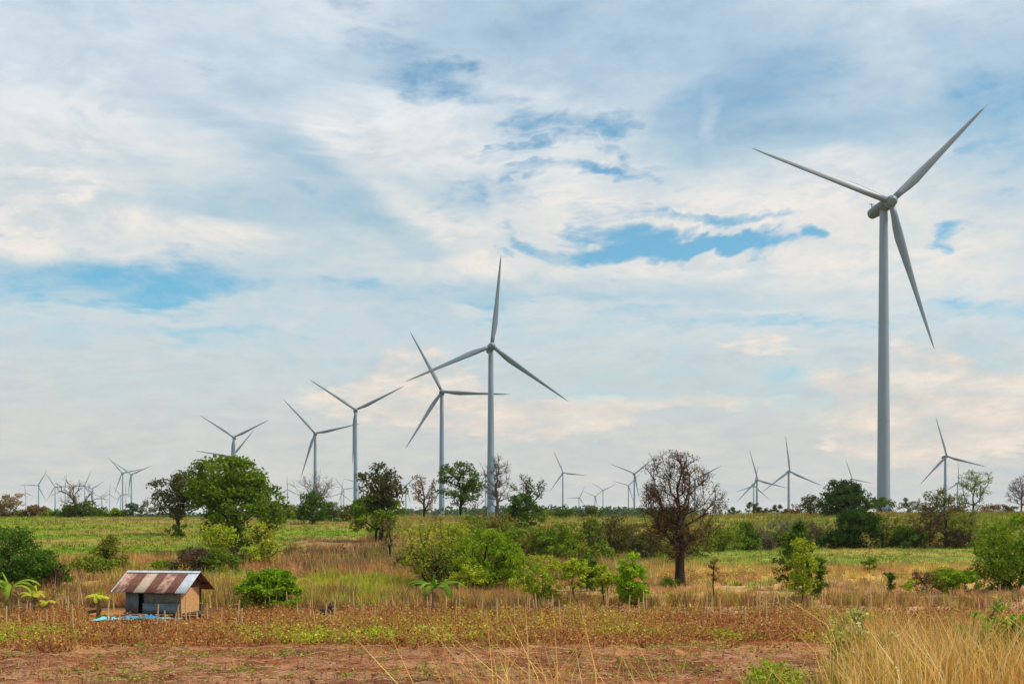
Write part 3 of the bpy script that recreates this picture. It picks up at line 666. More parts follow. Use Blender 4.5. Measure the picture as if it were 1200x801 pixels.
# -- scrub in the middle
SG = 'shrubs of the scrub belt'
for i, (px, py, top, w, shp, n, lpc, leaf, cr, cols, kw, lab) in enumerate([
 (505, 690, 612, 74, 'vase', 95, 30, .20, .55, G_WISP, dict(twigs=3, stems=3), 'tall wispy yellow-green shrub at the left of the middle scrub'),
 (522, 693, 640, 62, 'vase', 60, 26, .19, .5, G_OLIVE, dict(twigs=4, stems=3), 'thin greyish-green shrub behind the banana plant in the middle'),
 (570, 694, 620, 84, 'dome', 160, 55, .19, .55, ((.12, .21, .016), (.20, .31, .02), (.30, .39, .03)), dict(stems=3), 'largest weeping green shrub in the middle of the picture'),
 (547, 697, 652, 44, 'round', 50, 42, .19, .38, G_LIME, dict(), 'lime green leafy shrub in front of the largest weeping shrub'),
 (602, 692, 645, 46, 'dome', 60, 50, .2, .45, G_MID, dict(), 'green shrub at the right flank of the largest weeping shrub'),
 (553, 640, 603, 46, 'dome', 50, 46, .3, .65, G_OLIVE, dict(), 'olive shrub behind the middle scrub, below the dark spreading tree'),
 (585, 640, 600, 44, 'dome', 50, 42, .3, .65, ((.12, .13, .03), (.19, .2, .035), (.24, .2, .06)), dict(twigs=3), 'olive and brown shrub below the leafless grey tree'),
 (533, 645, 612, 40, 'dome', 40, 42, .28, .6, G_WISP, dict(), 'pale green shrub between the wispy shrub and the largest weeping one'),
 (606, 650, 612, 54, 'dome', 60, 48, .3, .65, G_MID, dict(), 'green shrub below the dense dark round tree'),
 (629, 656, 618, 42, 'dome', 50, 45, .28, .6, ((.14, .15, .03), (.22, .22, .035), (.28, .22, .06)), dict(twigs=3), 'yellowish olive shrub right of the largest weeping shrub'),
 (651, 657, 612, 46, 'dome', 65, 55, .28, .6, G_MID, dict(), 'round mid-green shrub left of the bright saplings, at the scrub edge'),
 (672, 655, 622, 38, 'dome', 40, 45, .28, .6, G_OLIVE, dict(), 'olive shrub right of the round mid-green scrub shrub'),
 (690, 654, 607, 40, 'dome', 50, 45, .3, .65, ((.08, .13, .025), (.14, .18, .03), (.19, .2, .04)), dict(), 'tall green shrub left of the brown-olive one in the gully'),
 (716, 654, 604, 56, 'dome', 75, 40, .3, .7, ((.10, .095, .03), (.15, .14, .035), (.2, .15, .06)), dict(twigs=4), 'brown-olive shrub beside the slanting bare slope'),
 (704, 656, 634, 34, 'round', 35, 50, .26, .5, G_MID, dict(), 'low green shrub at the foot of the brown-olive shrub'),
 (757, 656, 622, 40, 'dome', 50, 42, .28, .6, ((.07, .10, .025), (.12, .13, .03), (.17, .13, .05)), dict(twigs=3), 'dark shrub left of the brown tree, behind its trunk'),
 (738, 650, 628, 40, 'dome', 40, 20, .26, .6, G_MAUVE, dict(twigs=6), 'twiggy brownish shrub on the slanting slope left of the brown tree'),
 (782, 655, 632, 34, 'dome', 36, 40, .26, .55, G_MID, dict(), 'low green shrub just behind the trunk of the brown tree'),
 (818, 652, 622, 44, 'dome', 50, 40, .28, .6, G_OLIVE, dict(twigs=3), 'olive shrub right of the trunk of the brown tree'),
 (848, 645, 618, 36, 'dome', 45, 42, .3, .65, G_OLIVE, dict(twigs=3), 'olive shrub at the left end of the hedgerow'),
 (872, 644, 611, 38, 'dome', 60, 55, .3, .7, ((.09, .17, .02), (.15, .25, .025), (.2, .28, .04)), dict(), 'bright green shrub in the left part of the hedgerow'),
 (900, 644, 612, 36, 'vase', 40, 14, .28, .7, G_MAUVE, dict(twigs=8, bark=GREYB, stems=3), 'grey twiggy shrub right of the bright green hedgerow shrub'),
 (926, 642, 606, 36, 'vase', 40, 16, .28, .7, G_OLIVE, dict(twigs=8, bark=GREYB, stems=3), 'tall twiggy shrub behind the two-coloured sapling'),
 (955, 642, 612, 34, 'vase', 40, 10, .28, .7, G_BROWN, dict(twigs=9, bark=(.12, .09, .075), stems=3), 'brown leafless shrub right of the two-coloured sapling'),
 (977, 642, 620, 36, 'dome', 50, 55, .3, .65, G_DARK, dict(), 'low dark green shrub left of the dark full hedgerow tree'),
 (1033, 642, 611, 34, 'vase', 40, 18, .28, .7, G_OLIVE, dict(twigs=7, stems=3), 'thin olive shrub right of the dark full hedgerow tree'),
 (1063, 642, 616, 40, 'dome', 60, 55, .3, .7, ((.05, .10, .02), (.08, .15, .02), (.12, .2, .03)), dict(), 'round dark green shrub left of the olive-brown tree'),
 (1084, 642, 598, 40, 'dome', 55, 24, .3, .8, G_BROWN, dict(twigs=6), 'brown shrub at the left foot of the olive-brown tree'),
 (1136, 641, 602, 44, 'dome', 60, 40, .3, .7, ((.13, .18, .03), (.2, .25, .035), (.27, .28, .05)), dict(), 'yellow-green shrub at the right foot of the olive-brown tree'),
 (482, 672, 640, 40, 'dome', 44, 30, .24, .5, ((.18, .15, .05), (.26, .22, .06), (.24, .26, .05)), dict(twigs=4), 'brownish low shrub left of the tall wispy shrub'),
 (560, 660, 622, 60, 'dome', 60, 46, .26, .6, G_OLIVE, {}, 'olive shrub rising behind the crown of the largest weeping shrub'),
 (640, 676, 650, 44, 'dome', 44, 44, .22, .45, G_WISP, {}, 'pale green shrub left of the flat-crowned sapling'),
 (668, 640, 612, 34, 'dome', 36, 44, .28, .6, ((.13, .17, .03), (.2, .24, .04), (.27, .25, .06)), dict(twigs=3), 'yellowish shrub high on the slope behind the flat-crowned sapling'),
 (742, 640, 612, 36, 'dome', 36, 40, .28, .6, ((.13, .13, .035), (.2, .18, .045), (.26, .2, .07)), dict(twigs=4), 'brownish shrub high on the slope left of the brown tree'),
 (832, 640, 612, 36, 'dome', 36, 40, .28, .65, ((.14, .14, .035), (.2, .2, .04), (.25, .2, .06)), dict(twigs=4), 'faded olive shrub right of the brown tree crown'),
 (912, 642, 622, 30, 'dome', 34, 44, .28, .6, G_MID, {}, 'low green shrub between the grey twiggy hedgerow shrubs'),
 (940, 641, 610, 30, 'dome', 34, 40, .28, .65, G_OLIVE, dict(twigs=3), 'olive hedgerow shrub right behind the two-coloured sapling'),
 (1046, 641, 606, 34, 'dome', 36, 36, .28, .65, ((.15, .17, .03), (.22, .24, .04), (.27, .25, .05)), dict(twigs=4), 'pale olive shrub between the dark full tree and the round dark shrub'),
 (1165, 640, 612, 50, 'dome', 50, 44, .3, .7, ((.16, .21, .03), (.23, .29, .04), (.3, .32, .05)), {}, 'pale green shrub behind the bright tree at the right edge'),
 (1120, 642, 622, 40, 'dome', 45, 26, .28, .65, G_MAUVE, dict(twigs=6), 'low brown shrub under the olive-brown tree'),
]):
    kw = dict(kw); bk = kw.pop('bark', DARKB)
    plant('shrub', lab, 'shrub', px, py, top, w*1.0, z0=.0, shape=shp, n=int(n*1.2), lpc=lpc, leaf=leaf, cr=cr, cols=cols, bark=bk, seed=30+i, group=SG, **kw)

# -- left-hand bushes
for i, (px, py, top, w, shp, n, lpc, leaf, cr, cols, kw, lab) in enumerate([
 (2, 694, 618, 96, 'dome', 130, 60, .22, .6, ((.04, .09, .018), (.07, .14, .02), (.11, .19, .025)), {}, 'tall dark green bush at the left edge above the banana plants'),
 (44, 694, 645, 62, 'dome', 80, 58, .22, .5, ((.05, .10, .018), (.08, .16, .02), (.13, .22, .025)), {}, 'dark green bush right of the tall one at the left edge'),
 (66, 695, 664, 22, 'round', 22, 30, .18, .35, G_MAUVE, dict(twigs=4), 'small brownish bush at the right end of the left-edge bushes'),
 (125, 672, 627, 44, 'cone', 55, 32, .24, .45, ((.11, .15, .025), (.2, .22, .03), (.28, .27, .04)), dict(twigs=3), 'loose yellow-green bush above the hut roof on the left'),
 (106, 674, 650, 36, 'dome', 36, 40, .24, .45, G_OLIVE, {}, 'low olive bush left of the loose yellow-green bush'),
 (131, 674, 654, 26, 'round', 30, 45, .22, .4, G_MID, {}, 'low green bush below the loose yellow-green bush'),
 (224, 673, 641, 52, 'dome', 60, 30, .22, .5, G_MAUVE, dict(twigs=6), 'purplish-brown dry bush behind the hut roof'),
 (258, 674, 642, 42, 'dome', 60, 50, .22, .5, ((.07, .12, .02), (.12, .19, .022), (.2, .25, .03)), {}, 'green bush right of the purplish-brown bush behind the hut'),
 (258, 664, 614, 40, 'vase', 55, 30, .24, .5, G_LIME, dict(twigs=2, stems=3), 'yellow-green feathery bush at the left foot of the big round tree'),
 (309, 663, 611, 46, 'vase', 55, 30, .24, .5, G_WISP, dict(twigs=3, stems=6, bark=(.16, .14, .05)), 'vase-shaped yellowish bamboo clump right of the big round tree'),
 (292, 664, 640, 30, 'round', 30, 34, .22, .45, G_LIME, {}, 'low lime bush between the feathery bush and the bamboo clump'),
 (196, 672, 655, 30, 'dome', 30, 40, .22, .4, G_MID, {}, 'low green bush left of the purplish-brown bush'),
 (276, 668, 638, 24, 'round', 26, 26, .24, .5, G_UMBER, {}, 'dark undergrowth bush at the foot of the big round tree'),
 (457, 657, 606, 22, 'round', 26, 14, .2, .4, ((.16, .13, .05), (.2, .19, .06)), dict(z0=.35, twigs=3), 'thin sparse sapling right of the bright leafy tree'),
 (424, 655, 645, 10, 'round', 10, 30, .2, .25, G_DARK, {}, 'tiny dark bush on the bank below the bright leafy tree'),
 (82, 672, 658, 16, 'round', 14, 34, .2, .3, G_MID, {}, 'tiny green bush beside the low olive bush on the slope'),
]):
    kw = dict(kw); bk = kw.pop('bark', DARKB); z0 = kw.pop('z0', .0)
    plant('bush', lab, 'bush', px, py, top, w, z0=z0, shape=shp, n=n, lpc=lpc, leaf=leaf, cr=cr, cols=cols, bark=bk, seed=70+i, **kw)

# -- growth along the skyline, left and right
for i, (px, d, top, w, shp, n, lpc, cols, kw, lab) in enumerate([
 (12, 212, 578, 30, 'dome', 50, 36, G_PINK, {}, 'pinkish pale bush on the skyline near the left edge'),
 (-3, 212, 584, 18, 'dome', 24, 40, G_DARK, {}, 'dark bush cut by the left edge on the skyline'),
 (41, 212, 591, 24, 'dome', 30, 42, G_BROWN, {}, 'brownish low bush right of the pinkish skyline bush'),
 (63, 214, 595, 26, 'dome', 26, 45, G_MID, {}, 'low green bush left of the leafless spreading tree'),
 (80, 214, 592, 16, 'dome', 20, 45, G_DARK, {}, 'dark bush at the left foot of the leafless spreading tree'),
 (98, 213, 587, 40, 'dome', 55, 50, ((.07, .10, .02), (.1, .15, .025), (.16, .2, .03)), {}, 'round green bush under the leafless spreading tree'),
 (119, 225, 594, 12, 'cone', 16, 40, G_BLUE, {}, 'bluish pointed bush between two round skyline bushes'),
 (135, 213, 595, 22, 'dome', 30, 50, G_MID, {}, 'round bright low bush left of the pair of distant turbines'),
 (153, 213, 589, 18, 'cone', 26, 50, G_BLUE, {}, 'upright blue-green bush under the pair of distant turbines'),
 (176, 214, 586, 24, 'round', 26, 22, G_BLUE, dict(twigs=4, bark=GREYB), 'pale thin bush left of the umbrella-shaped tree'),
 (24, 214, 597, 14, 'dome', 14, 40, G_OLIVE, {}, 'tiny olive bush between the pinkish and the brownish bush'),
 (338, 206, 590, 34, 'dome', 34, 42, ((.10, .14, .03), (.16, .2, .04), (.2, .2, .05)), {}, 'pale green skyline bush right of the big round tree'),
 (322, 206, 588, 24, 'dome', 26, 34, G_OLIVE, {}, 'olive skyline bush touching the big round tree'),
 (354, 204, 594, 22, 'dome', 22, 42, G_MID, {}, 'low green bush left of the half-bare tree'),
 (388, 200, 588, 32, 'dome', 36, 46, ((.06, .11, .02), (.1, .16, .03), (.14, .17, .04)), {}, 'green bush right of the half-bare tree'),
 (402, 199, 591, 20, 'dome', 22, 36, G_BROWN, {}, 'brown low bush right of the half-bare tree'),
 (658, 248, 591, 28, 'dome', 34, 46, ((.05, .09, .02), (.08, .13, .025), (.12, .17, .03)), {}, 'dark green bush on the ridge below the lone middle turbine'),
 (693, 250, 592, 26, 'dome', 34, 46, ((.06, .08, .025), (.09, .12, .03), (.14, .14, .04)), {}, 'brownish dark bush on the ridge below the small Y-bladed turbine'),
 (640, 250, 597, 20, 'dome', 20, 42, G_MID, {}, 'low bush on the ridge right of the dense dark round tree'),
 (843, 285, 589, 20, 'round', 22, 0, G_BROWN, dict(bare=True, twigs=7, bark=GREYB, z0=.3), 'small leafless pale tree on the hill right of the brown tree'),
 (860, 285, 594, 12, 'dome', 16, 42, G_DARK, {}, 'small dark bush left of the two overlapping turbines'),
 (883, 285, 588, 14, 'round', 18, 42, G_DARK, dict(z0=.2), 'little dark tree at the foot of the two overlapping turbines'),
 (896, 285, 594, 16, 'dome', 18, 40, G_UMBER, {}, 'low dark bush left of the turbine with one upright blade'),
 (914, 285, 591, 14, 'dome', 18, 40, G_UMBER, {}, 'low bush at the foot of the turbine with one upright blade'),
 (928, 285, 595, 18, 'dome', 18, 40, G_BROWN, {}, 'low brownish bush right of the turbine with one upright blade'),
 (1064, 300, 583, 18, 'cone', 24, 40, G_BLUE, {}, 'bluish bush right of the foot of the largest turbine'),
 (1077, 300, 585, 18, 'round', 20, 0, G_BROWN, dict(bare=True, twigs=7, bark=GREYB, z0=.2), 'leafless pale bush right of the bluish hilltop bush'),
 (1160, 288, 590, 26, 'dome', 26, 40, ((.2, .11, .06), (.24, .14, .07), (.16, .13, .05)), {}, 'low reddish bush right of the lacy hilltop tree'),
 (1120, 288, 592, 20, 'dome', 22, 40, ((.22, .12, .07), (.26, .16, .08), (.16, .13, .05)), {}, 'low reddish bush left of the lacy hilltop tree'),
 (1180, 288, 591, 18, 'dome', 20, 40, G_MAUVE, {}, 'low brown bush beside the leafless tree at the right edge'),
 (1090, 300, 590, 18, 'dome', 20, 40, G_UMBER, {}, 'low dark bush left of the olive-brown tree top'),
]):
    kw = dict(kw); z0 = kw.pop('z0', .0); w *= 1.15
    plant('bush', lab, 'bush', px, 0, top, w, d=d, z0=z0, shape=shp, n=n, lpc=lpc, leaf=.36, cr=max(.5, .15*w*d/FPX), cols=cols, seed=110+i, group='bushes along the skyline', **{'bark': DARKB, **kw})
plant('leafless_tree', 'leafless tree with spreading crooked branches on the left skyline', 'tree', 92, 606, 562, 52, d=211, z0=.2, shape='umbrella', n=26, cr=1.0, bare=True, twigs=5, bark=(.10, .085, .075), tr=.2, stems=3, seed=141)
plant('leafless_tree', 'small leafless tree in the scrub left of the largest tower pair', 'tree', 561, 615, 585, 26, d=170, z0=.25, shape='round', n=30, cr=.6, bare=True, twigs=6, bark=(.13, .10, .08), seed=142)

# -- saplings behind the stakes
for i, (px, py, top, w, shp, n, lpc, leaf, cr, cols, kw, lab) in enumerate([
 (636, 711, 664, 42, 'dome', 46, 34, .19, .34, ((.17, .25, .02), (.26, .34, .025), (.34, .38, .04)), dict(z0=.15), 'lacy bright green sapling, leftmost of the sapling row'),
 (672, 710, 654, 34, 'umbrella', 36, 40, .19, .30, G_LIME, dict(z0=.45), 'bright sapling with a flat crown on a thin stem'),
 (688, 692, 650, 40, 'dome', 60, 50, .2, .36, ((.05, .10, .015), (.09, .17, .02), (.14, .24, .025)), dict(z0=.1), 'dark green bush between the flat-crowned and the twin-stemmed sapling'),
 (709, 709, 661, 27, 'round', 34, 36, .18, .26, G_LIME, dict(z0=.42, stems=2), 'twin-stemmed lime sapling left of the brightest one'),
 (726, 709, 670, 12, 'round', 12, 26, .17, .2, G_WISP, dict(z0=.3), 'thin low sapling between the twin-stemmed and the brightest one'),
 (740, 712, 647, 37, 'round', 66, 50, .2, .32, ((.16, .30, .012), (.25, .42, .02), (.34, .46, .03)), dict(z0=.18), 'brightest green sapling left of the brown tree'),
 (745, 712, 680, 30, 'dome', 26, 34, .17, .28, G_OLIVE, dict(z0=.05), 'olive undergrowth bush at the foot of the brightest sapling'),
 (836, 708, 654, 12, 'round', 14, 10, .16, .22, G_RUST, dict(z0=.55, twigs=4), 'thin bare brown sapling right of the brown tree'),
 (934, 692, 611, 46, 'cone', 100, 42, .23, .42, ((.05, .10, .018), (.09, .16, .02), (.13, .2, .03)), dict(z0=.12), 'dark green young tree behind the yellow-green sapling'),
 (940, 709, 630, 36, 'round', 70, 24, .2, .34, ((.2, .28, .02), (.3, .37, .025), (.36, .38, .04)), dict(z0=.2), 'yellow-green sapling in front of the dark young tree on the right'),
 (958, 702, 652, 22, 'dome', 36, 38, .2, .3, ((.05, .11, .018), (.08, .16, .02), (.12, .2, .025)), dict(z0=.1), 'dark green bush at the right side of the yellow-green sapling'),
 (1019, 670, 652, 16, 'round', 20, 36, .2, .3, G_MID, dict(z0=.1), 'small green bush in the meadow right of the sapling pair'),
 (1043, 694, 670, 11, 'round', 18, 34, .17, .2, ((.05, .11, .018), (.08, .16, .02)), dict(z0=.1), 'small narrow dark bush in the dry grass on the right'),
 (1105, 696, 664, 36, 'dome', 60, 46, .18, .3, G_BRIGHT, dict(z0=.1), 'bright green low bush in the dry grass near the right edge'),
 (1130, 696, 667, 32, 'dome', 50, 46, .18, .3, ((.12, .23, .015), (.18, .32, .02), (.26, .38, .03)), dict(z0=.1), 'bright green low bush, right one of the pair in the dry grass'),
 (1086, 697, 668, 36, 'dome', 44, 18, .17, .32, G_BROWN, dict(z0=.08, twigs=5), 'dry brown bush left of the bright green pair'),
 (1066, 698, 678, 18, 'dome', 20, 34, .16, .2, G_LIME, dict(z0=.08), 'small lime bush left of the dry brown bush'),
 (785, 690, 676, 22, 'dome', 22, 40, .17, .24, G_MID, dict(z0=.05), 'low green sprouts around the foot of the brown tree'),
 (615, 700, 676, 40, 'dome', 40, 36, .17, .3, G_WISP, dict(z0=.06), 'pale green low bush right of the largest weeping shrub'),
 (122, 728, 719, 15, 'dome', 20, 44, .12, .16, G_BRIGHT, dict(z0=.05), 'tiny bright green bush left of the hut'),
]):
    kw = dict(kw)
    plant('sapling' if 'sapling' in lab else 'bush', lab, 'sapling' if 'sapling' in lab.split(' in front')[0] else 'bush', px, py, top, w, shape=shp, n=n, lpc=lpc, leaf=leaf, cr=cr, cols=cols, bark=(.06, .045, .035), seed=160+i, tr=.045, **kw)

# -- distant wood, one mass beyond the ridge
def distant_wood():
    g = np.random.default_rng(55); n = 2600
    d = g.uniform(800, 1700, n); px = g.uniform(-260, 1460, n)
    keep = (px < 800) | (g.random(n) < .25); d = d[keep]; px = px[keep]; n = len(d)
    x = (px-600)/FPX*d; gz = terrain(x, d, False); s = g.uniform(3.5, 6.5, n)
    ztop = CZ+(YH-np.interp(px, [0, 180, 340, 460, 620, 700, 800, 1200], [601, 600, 595, 594, 591.5, 591.5, 592.5, 602]))*d/FPX - g.random(n)*4
    C = []; S = []; K = []
    for i in range(n):
        m = 34; u = unit(g.normal(size=(m, 3)))*(g.random((m, 1))**.4)
        hgt = max(ztop[i]-gz[i], 4)
        C.append(np.array([x[i], d[i], ztop[i]-hgt*.45])+u*np.array([s[i], s[i], hgt*.45])); S.append(np.full(m, 2.6)); K.append(np.full(m, g.random()))
    C = np.vstack(C); V, F = leaf_quads(C, np.concatenate(S), g, .3, .8); K = np.concatenate(K)[:, None]
    lc = (np.array([.045, .095, .035])*(1-K)+np.array([.085, .135, .045])*K)*(.75+.5*g.random((len(C), 1)))
    tag(mesh_np('distant_wood', V, [F], np.repeat(lc, 4, 0), LEAF), 'distant dark green wood along the horizon', 'wood', kind='stuff')
distant_wood()

# ---------------------------------------------------------------- banana plants
BAN_STEM = m_vary('banana_stem', (.20, .16, .06), (.34, .24, .12), 5, (2, 2, .6))
def banana(px, py, top, label, seed, tint, nl=8, spread=1.0):
    g = np.random.default_rng(seed); x, y = ground_at(px, py); gz = tz(x, y); h = (CZ+(YH-top)*y/FPX)-gz
    t = empty('banana_plant', (x, y, gz-.03)); tag(t, label, 'banana plant', 'banana plants by the field edge')
    hs = h*.58
    MB().tube([(0, 0, 0), (.03, 0, hs*.5), (.0, .02, hs), (.02, 0, h*.7)], [.13, .115, .09, .03], 8).build('stem', BAN_STEM, t, True)
    def leaf(a, L, wd, up, z, c, droop):
        dx, dy = math.cos(a), math.sin(a); V = []; F = []; S = 9; C = []; px_, pz_ = 0.0, z
        for s in range(S):
            f = s/(S-1); el_ = math.atan(up)-f**1.3*droop
            if s: px_ += math.cos(el_)*L/(S-1); pz_ += math.sin(el_)*L/(S-1)
            ww = wd*max(.08, math.sin(math.pi*min(1, f*.9+.1))**.5) if f > .14 else .03
            ww *= g.uniform(.75, 1.1)
            for k in (-1, 0, 1):
                V.append((dx*px_-dy*k*ww, dy*px_+dx*k*ww, max(.03, pz_-abs(k)*ww*.45+(.03*g.normal() if k else 0)))); C.append(np.array(c)*(1.2 if k == 0 else 1.0)*g.uniform(.8, 1.1))
        for s in range(S-1):
            for k in range(2): b = s*3+k; F.append((b, b+1, b+4, b+3))
        mesh_np('leaf', np.array(V), [np.array(F)], np.array(C), LEAF, t, True)
    for i in range(nl):
        c = np.array(tint[0])*(1-i/nl)+np.array(tint[1])*(i/nl)
        if i == 0: leaf(g.random()*6, h*.42, .13, 8.0, h*.6, c*1.15, .5)
        else: leaf(2*math.pi*(i*.382+.1*g.random()), h*g.uniform(.6, .9)*spread, .19*g.uniform(.8, 1.25), g.uniform(.9, 2.4), hs+.06*h*g.random(), c, g.uniform(1.7, 2.8))
    for i in range(4): leaf(g.random()*6.3, h*g.uniform(.35, .5), .09, .8, hs*g.uniform(.75, 1.0), (.30, .19, .09), 3.2)
BG = ((.15, .28, .025), (.28, .36, .045)); BY = ((.34, .38, .035), (.46, .33, .06))
banana(11, 727, 668, 'tallest green banana plant at the left edge', 1, BG, 9, 1.0)
banana(40, 722, 684, 'yellowing banana plant right of the tallest one', 2, BY, 7, .9)
banana(53, 722, 696, 'small yellow banana plant, third from the left edge', 3, BY, 6, .8)
banana(115, 723, 687, 'lime green banana plant left of the hut', 4, ((.34, .46, .03), (.5, .46, .06)), 8, .85)
banana(508, 722, 670, 'large drooping banana plant in the middle of the field edge', 5, ((.08, .18, .022), (.2, .28, .04)), 13, 1.1)

# ---------------------------------------------------------------- the hut
def corrugated(P0, U, W, waves, amp, name, mat, parent, nw=3, th=.004):
    """sheet from corner P0 along U (ribs run along W)"""
    P0, U, W = Vector(P0), Vector(U), Vector(W); nrm = U.cross(W).normalized(); n = waves*6+1; V = []; F = []
    for s in (0, 1):
        for j in range(nw):
            for i in range(n):
                u = i/(n-1); V.append(tuple(P0+U*u+W*(j/(nw-1))+nrm*(amp*math.sin(2*math.pi*waves*u)+s*th)))
    b = n*nw
    for j in range(nw-1):
        for i in range(n-1):
            a = j*n+i; F.append((a, a+1, a+n+1, a+n)); F.append((b+a, b+a+n, b+a+n+1, b+a+1))
    for i in range(n-1): F.append((i, b+i, b+i+1, i+1)); a = (nw-1)*n+i; F.append((a, a+1, b+a+1, b+a))
    for j in range(nw-1): a = j*n; F.append((a, a+n, b+a+n, b+a)); a = j*n+n-1; F.append((a, b+a, b+a+n, a+n))
    me = bpy.data.meshes.new(name); me.from_pydata([tuple(v) for v in V], [], F); me.update(); me.materials.append(mat)
    for p in me.polygons: p.use_smooth = True
    o = bpy.data.objects.new(name, me); col.objects.link(o); o.parent = parent; return o
def hut():
    rust = m_vary('rusted_tin', (.11, .04, .03), (.18, .075, .05), 4, (1, 1, .5), .75)
    pinkr = m_vary('pale_rusted_tin', (.17, .065, .045), (.42, .26, .20), 2.2, (1, 1, .6), .7, thr=(.38, .56))
    buff = m_vary('buff_tin', (.34, .235, .17), (.46, .36, .28), 3, (1, 1, .5), .6, thr=(.3, .6))
    galv = m_vary('galvanised_tin', (.36, .40, .46), (.54, .58, .64), 3, (1, 1, .4), .45, .0)
    grey = m_vary('grey_tin_wall', (.085, .10, .115), (.17, .185, .195), 3, (1, 1, .25), .6)
    blue = m_vary('blue_grey_tin_wall', (.11, .145, .175), (.19, .225, .26), 3, (.6, 1, 2), .55)
    tan = m_vary('weathered_panel', (.11, .11, .095), (.20, .185, .15), 2.5, (1, 1, 1.5), .8)
    ply = m_vary('plywood', (.46, .235, .09), (.60, .34, .15), 3, (1, 1, 3), .8)
    redw = m_vary('red_gable_board', (.13, .06, .045), (.19, .09, .065), 4, (1, 1, 1), .8)
    wood = m_vary('dark_timber', (.045, .035, .028), (.10, .075, .055), 5, (4, 4, .6), .9)
    x0, y0 = (191-600)/FPX*67.2, 67.4
    t = empty('hut', (x0, y0, tz(x0, y0)), math.radians(-12))
    tag(t, 'small stilted hut with a rusty tin roof and plywood end wall', 'hut')
    zf, ze, zr = .34, 1.50, 2.58           # floor, eave, ridge
    hl, hd, rl, rd = 1.65, 1.25, 2.2, 1.78
    for sx in (-1, 0, 1):
        for sy in (-1, 1): MB().box((sx*(hl-.06), sy*(hd-.06), .15), (.11, .11, .36)).build('stilt', wood, t)
    for k in range(9): MB().box((-hl+.1+k*(2*hl+.85)/8.4, 0, zf-.03), (.40, 2*hd+.1, .05)).build('floor_plank', wood, t)
    for sx in (-1, 1):
        for sy in (-1, 1): MB().box((sx*(hl-.04), sy*(hd-.04), (zf+1.62)/2), (.08, .08, 1.62-zf)).build('post', wood, t)
        fy = -hd-.012
    corrugated((-hl, fy, zf), (.78, 0, 0), (0, 0, 1.25), 8, .012, 'wall_sheet', grey, t)
    corrugated((-hl+1.12, fy, zf+.52), (2*hl-1.12, 0, 0), (0, 0, .74), 20, .010, 'wall_panel', tan, t)
    corrugated((-hl+1.05, fy-.03, zf), (2*hl-1.05, 0, 0), (0, 0, .54), 18, .012, 'wall_sheet', blue, t)
    MB().box((-hl+.95, -hd+.55, (zf+1.6)/2), (.5, .02, 1.6-zf)).build('door', wood, t)
    corrugated((hl, hd, zf), (-2*hl, 0, 0), (0, 0, 1.3), 24, .012, 'wall_sheet', grey, t)
    corrugated((-hl-.01, hd, zf), (0, -2*hd, 0), (0, 0, 1.3), 18, .012, 'wall_sheet', grey, t)
    MB().box((hl+.012, -.14, (zf+1.72)/2), (.018, 2.2, 1.72-zf)).build('plywood_panel', ply, t)
    m = MB(); e = .02; yb = hd+.05; k = (zr-ze)/rd; zb = 1.74
    P = [(hl, -(zr-zb)/k+.06, zb), (hl, (zr-zb)/k-.06, zb), (hl, 0, zr-.09)]
    m.add([(a-e, b, c) for a, b, c in P]+[(a+e*.2, b, c) for a, b, c in P], [(0, 1, 2), (3, 5, 4), (0, 3, 4, 1), (1, 4, 5, 2), (2, 5, 3, 0)]).build('gable_board', redw, t)
    m = MB(); m.add([(-a-e+2*0-0, b, c) for a, b, c in P]+[(-a+e, b, c) for a, b, c in P], [(0, 1, 2), (3, 5, 4), (0, 3, 4, 1), (1, 4, 5, 2), (2, 5, 3, 0)]).build('gable_board', redw, t)
    for f in (-1, 0, 1): MB().box((0, f*rd*.62, zr-k*abs(f)*rd*.62-.06), (2*rl-.1, .06, .06)).build('purlin', wood, t)
    mats = [pinkr, rust, buff, rust, pinkr, rust, galv]; wds = [.72, .62, .70, .60, .66, .60, .62]
    roof = empty('roof', (0, 0, 0)); roof.parent = t
    u = -rl; tot = sum(wds)
    for i, (mt, wd) in enumerate(zip(mats, wds)):
        L = wd/tot*2*rl; lift = .012*(i % 2)
        corrugated((u-.03, -rd, ze+lift), (L+.06, 0, 0), (0, rd, zr-ze), max(4, int(L/.09)), .013, 'roof_sheet', mt, roof)
        corrugated((u+L+.03, rd, ze+lift), (-L-.06, 0, 0), (0, -rd, zr-ze), max(4, int(L/.09)), .013, 'roof_sheet', mats[-1-i] if i % 2 else rust, roof); u += L
    m = MB()
    for s in (-1, 1): m.add([(-rl-.05, 0, zr+.045), (rl+.05, 0, zr+.045), (rl+.05, s*.17, zr-.06), (-rl-.05, s*.17, zr-.06)], [(0, 1, 2, 3) if s < 0 else (3, 2, 1, 0)])
    o = m.build('ridge_cap', galv, roof); md = o.modifiers.new('solid', 'SOLIDIFY'); md.thickness = .012
    for s in (-1, 1):
        m = MB().box((-rl-.035, s*rd/2, (ze+zr)/2+.01), (.05, math.hypot(rd, zr-ze), .05), Matrix.Rotation(-s*math.atan2(zr-ze, rd), 3, 'X')); m.build('verge_strip', galv, roof)
hut()

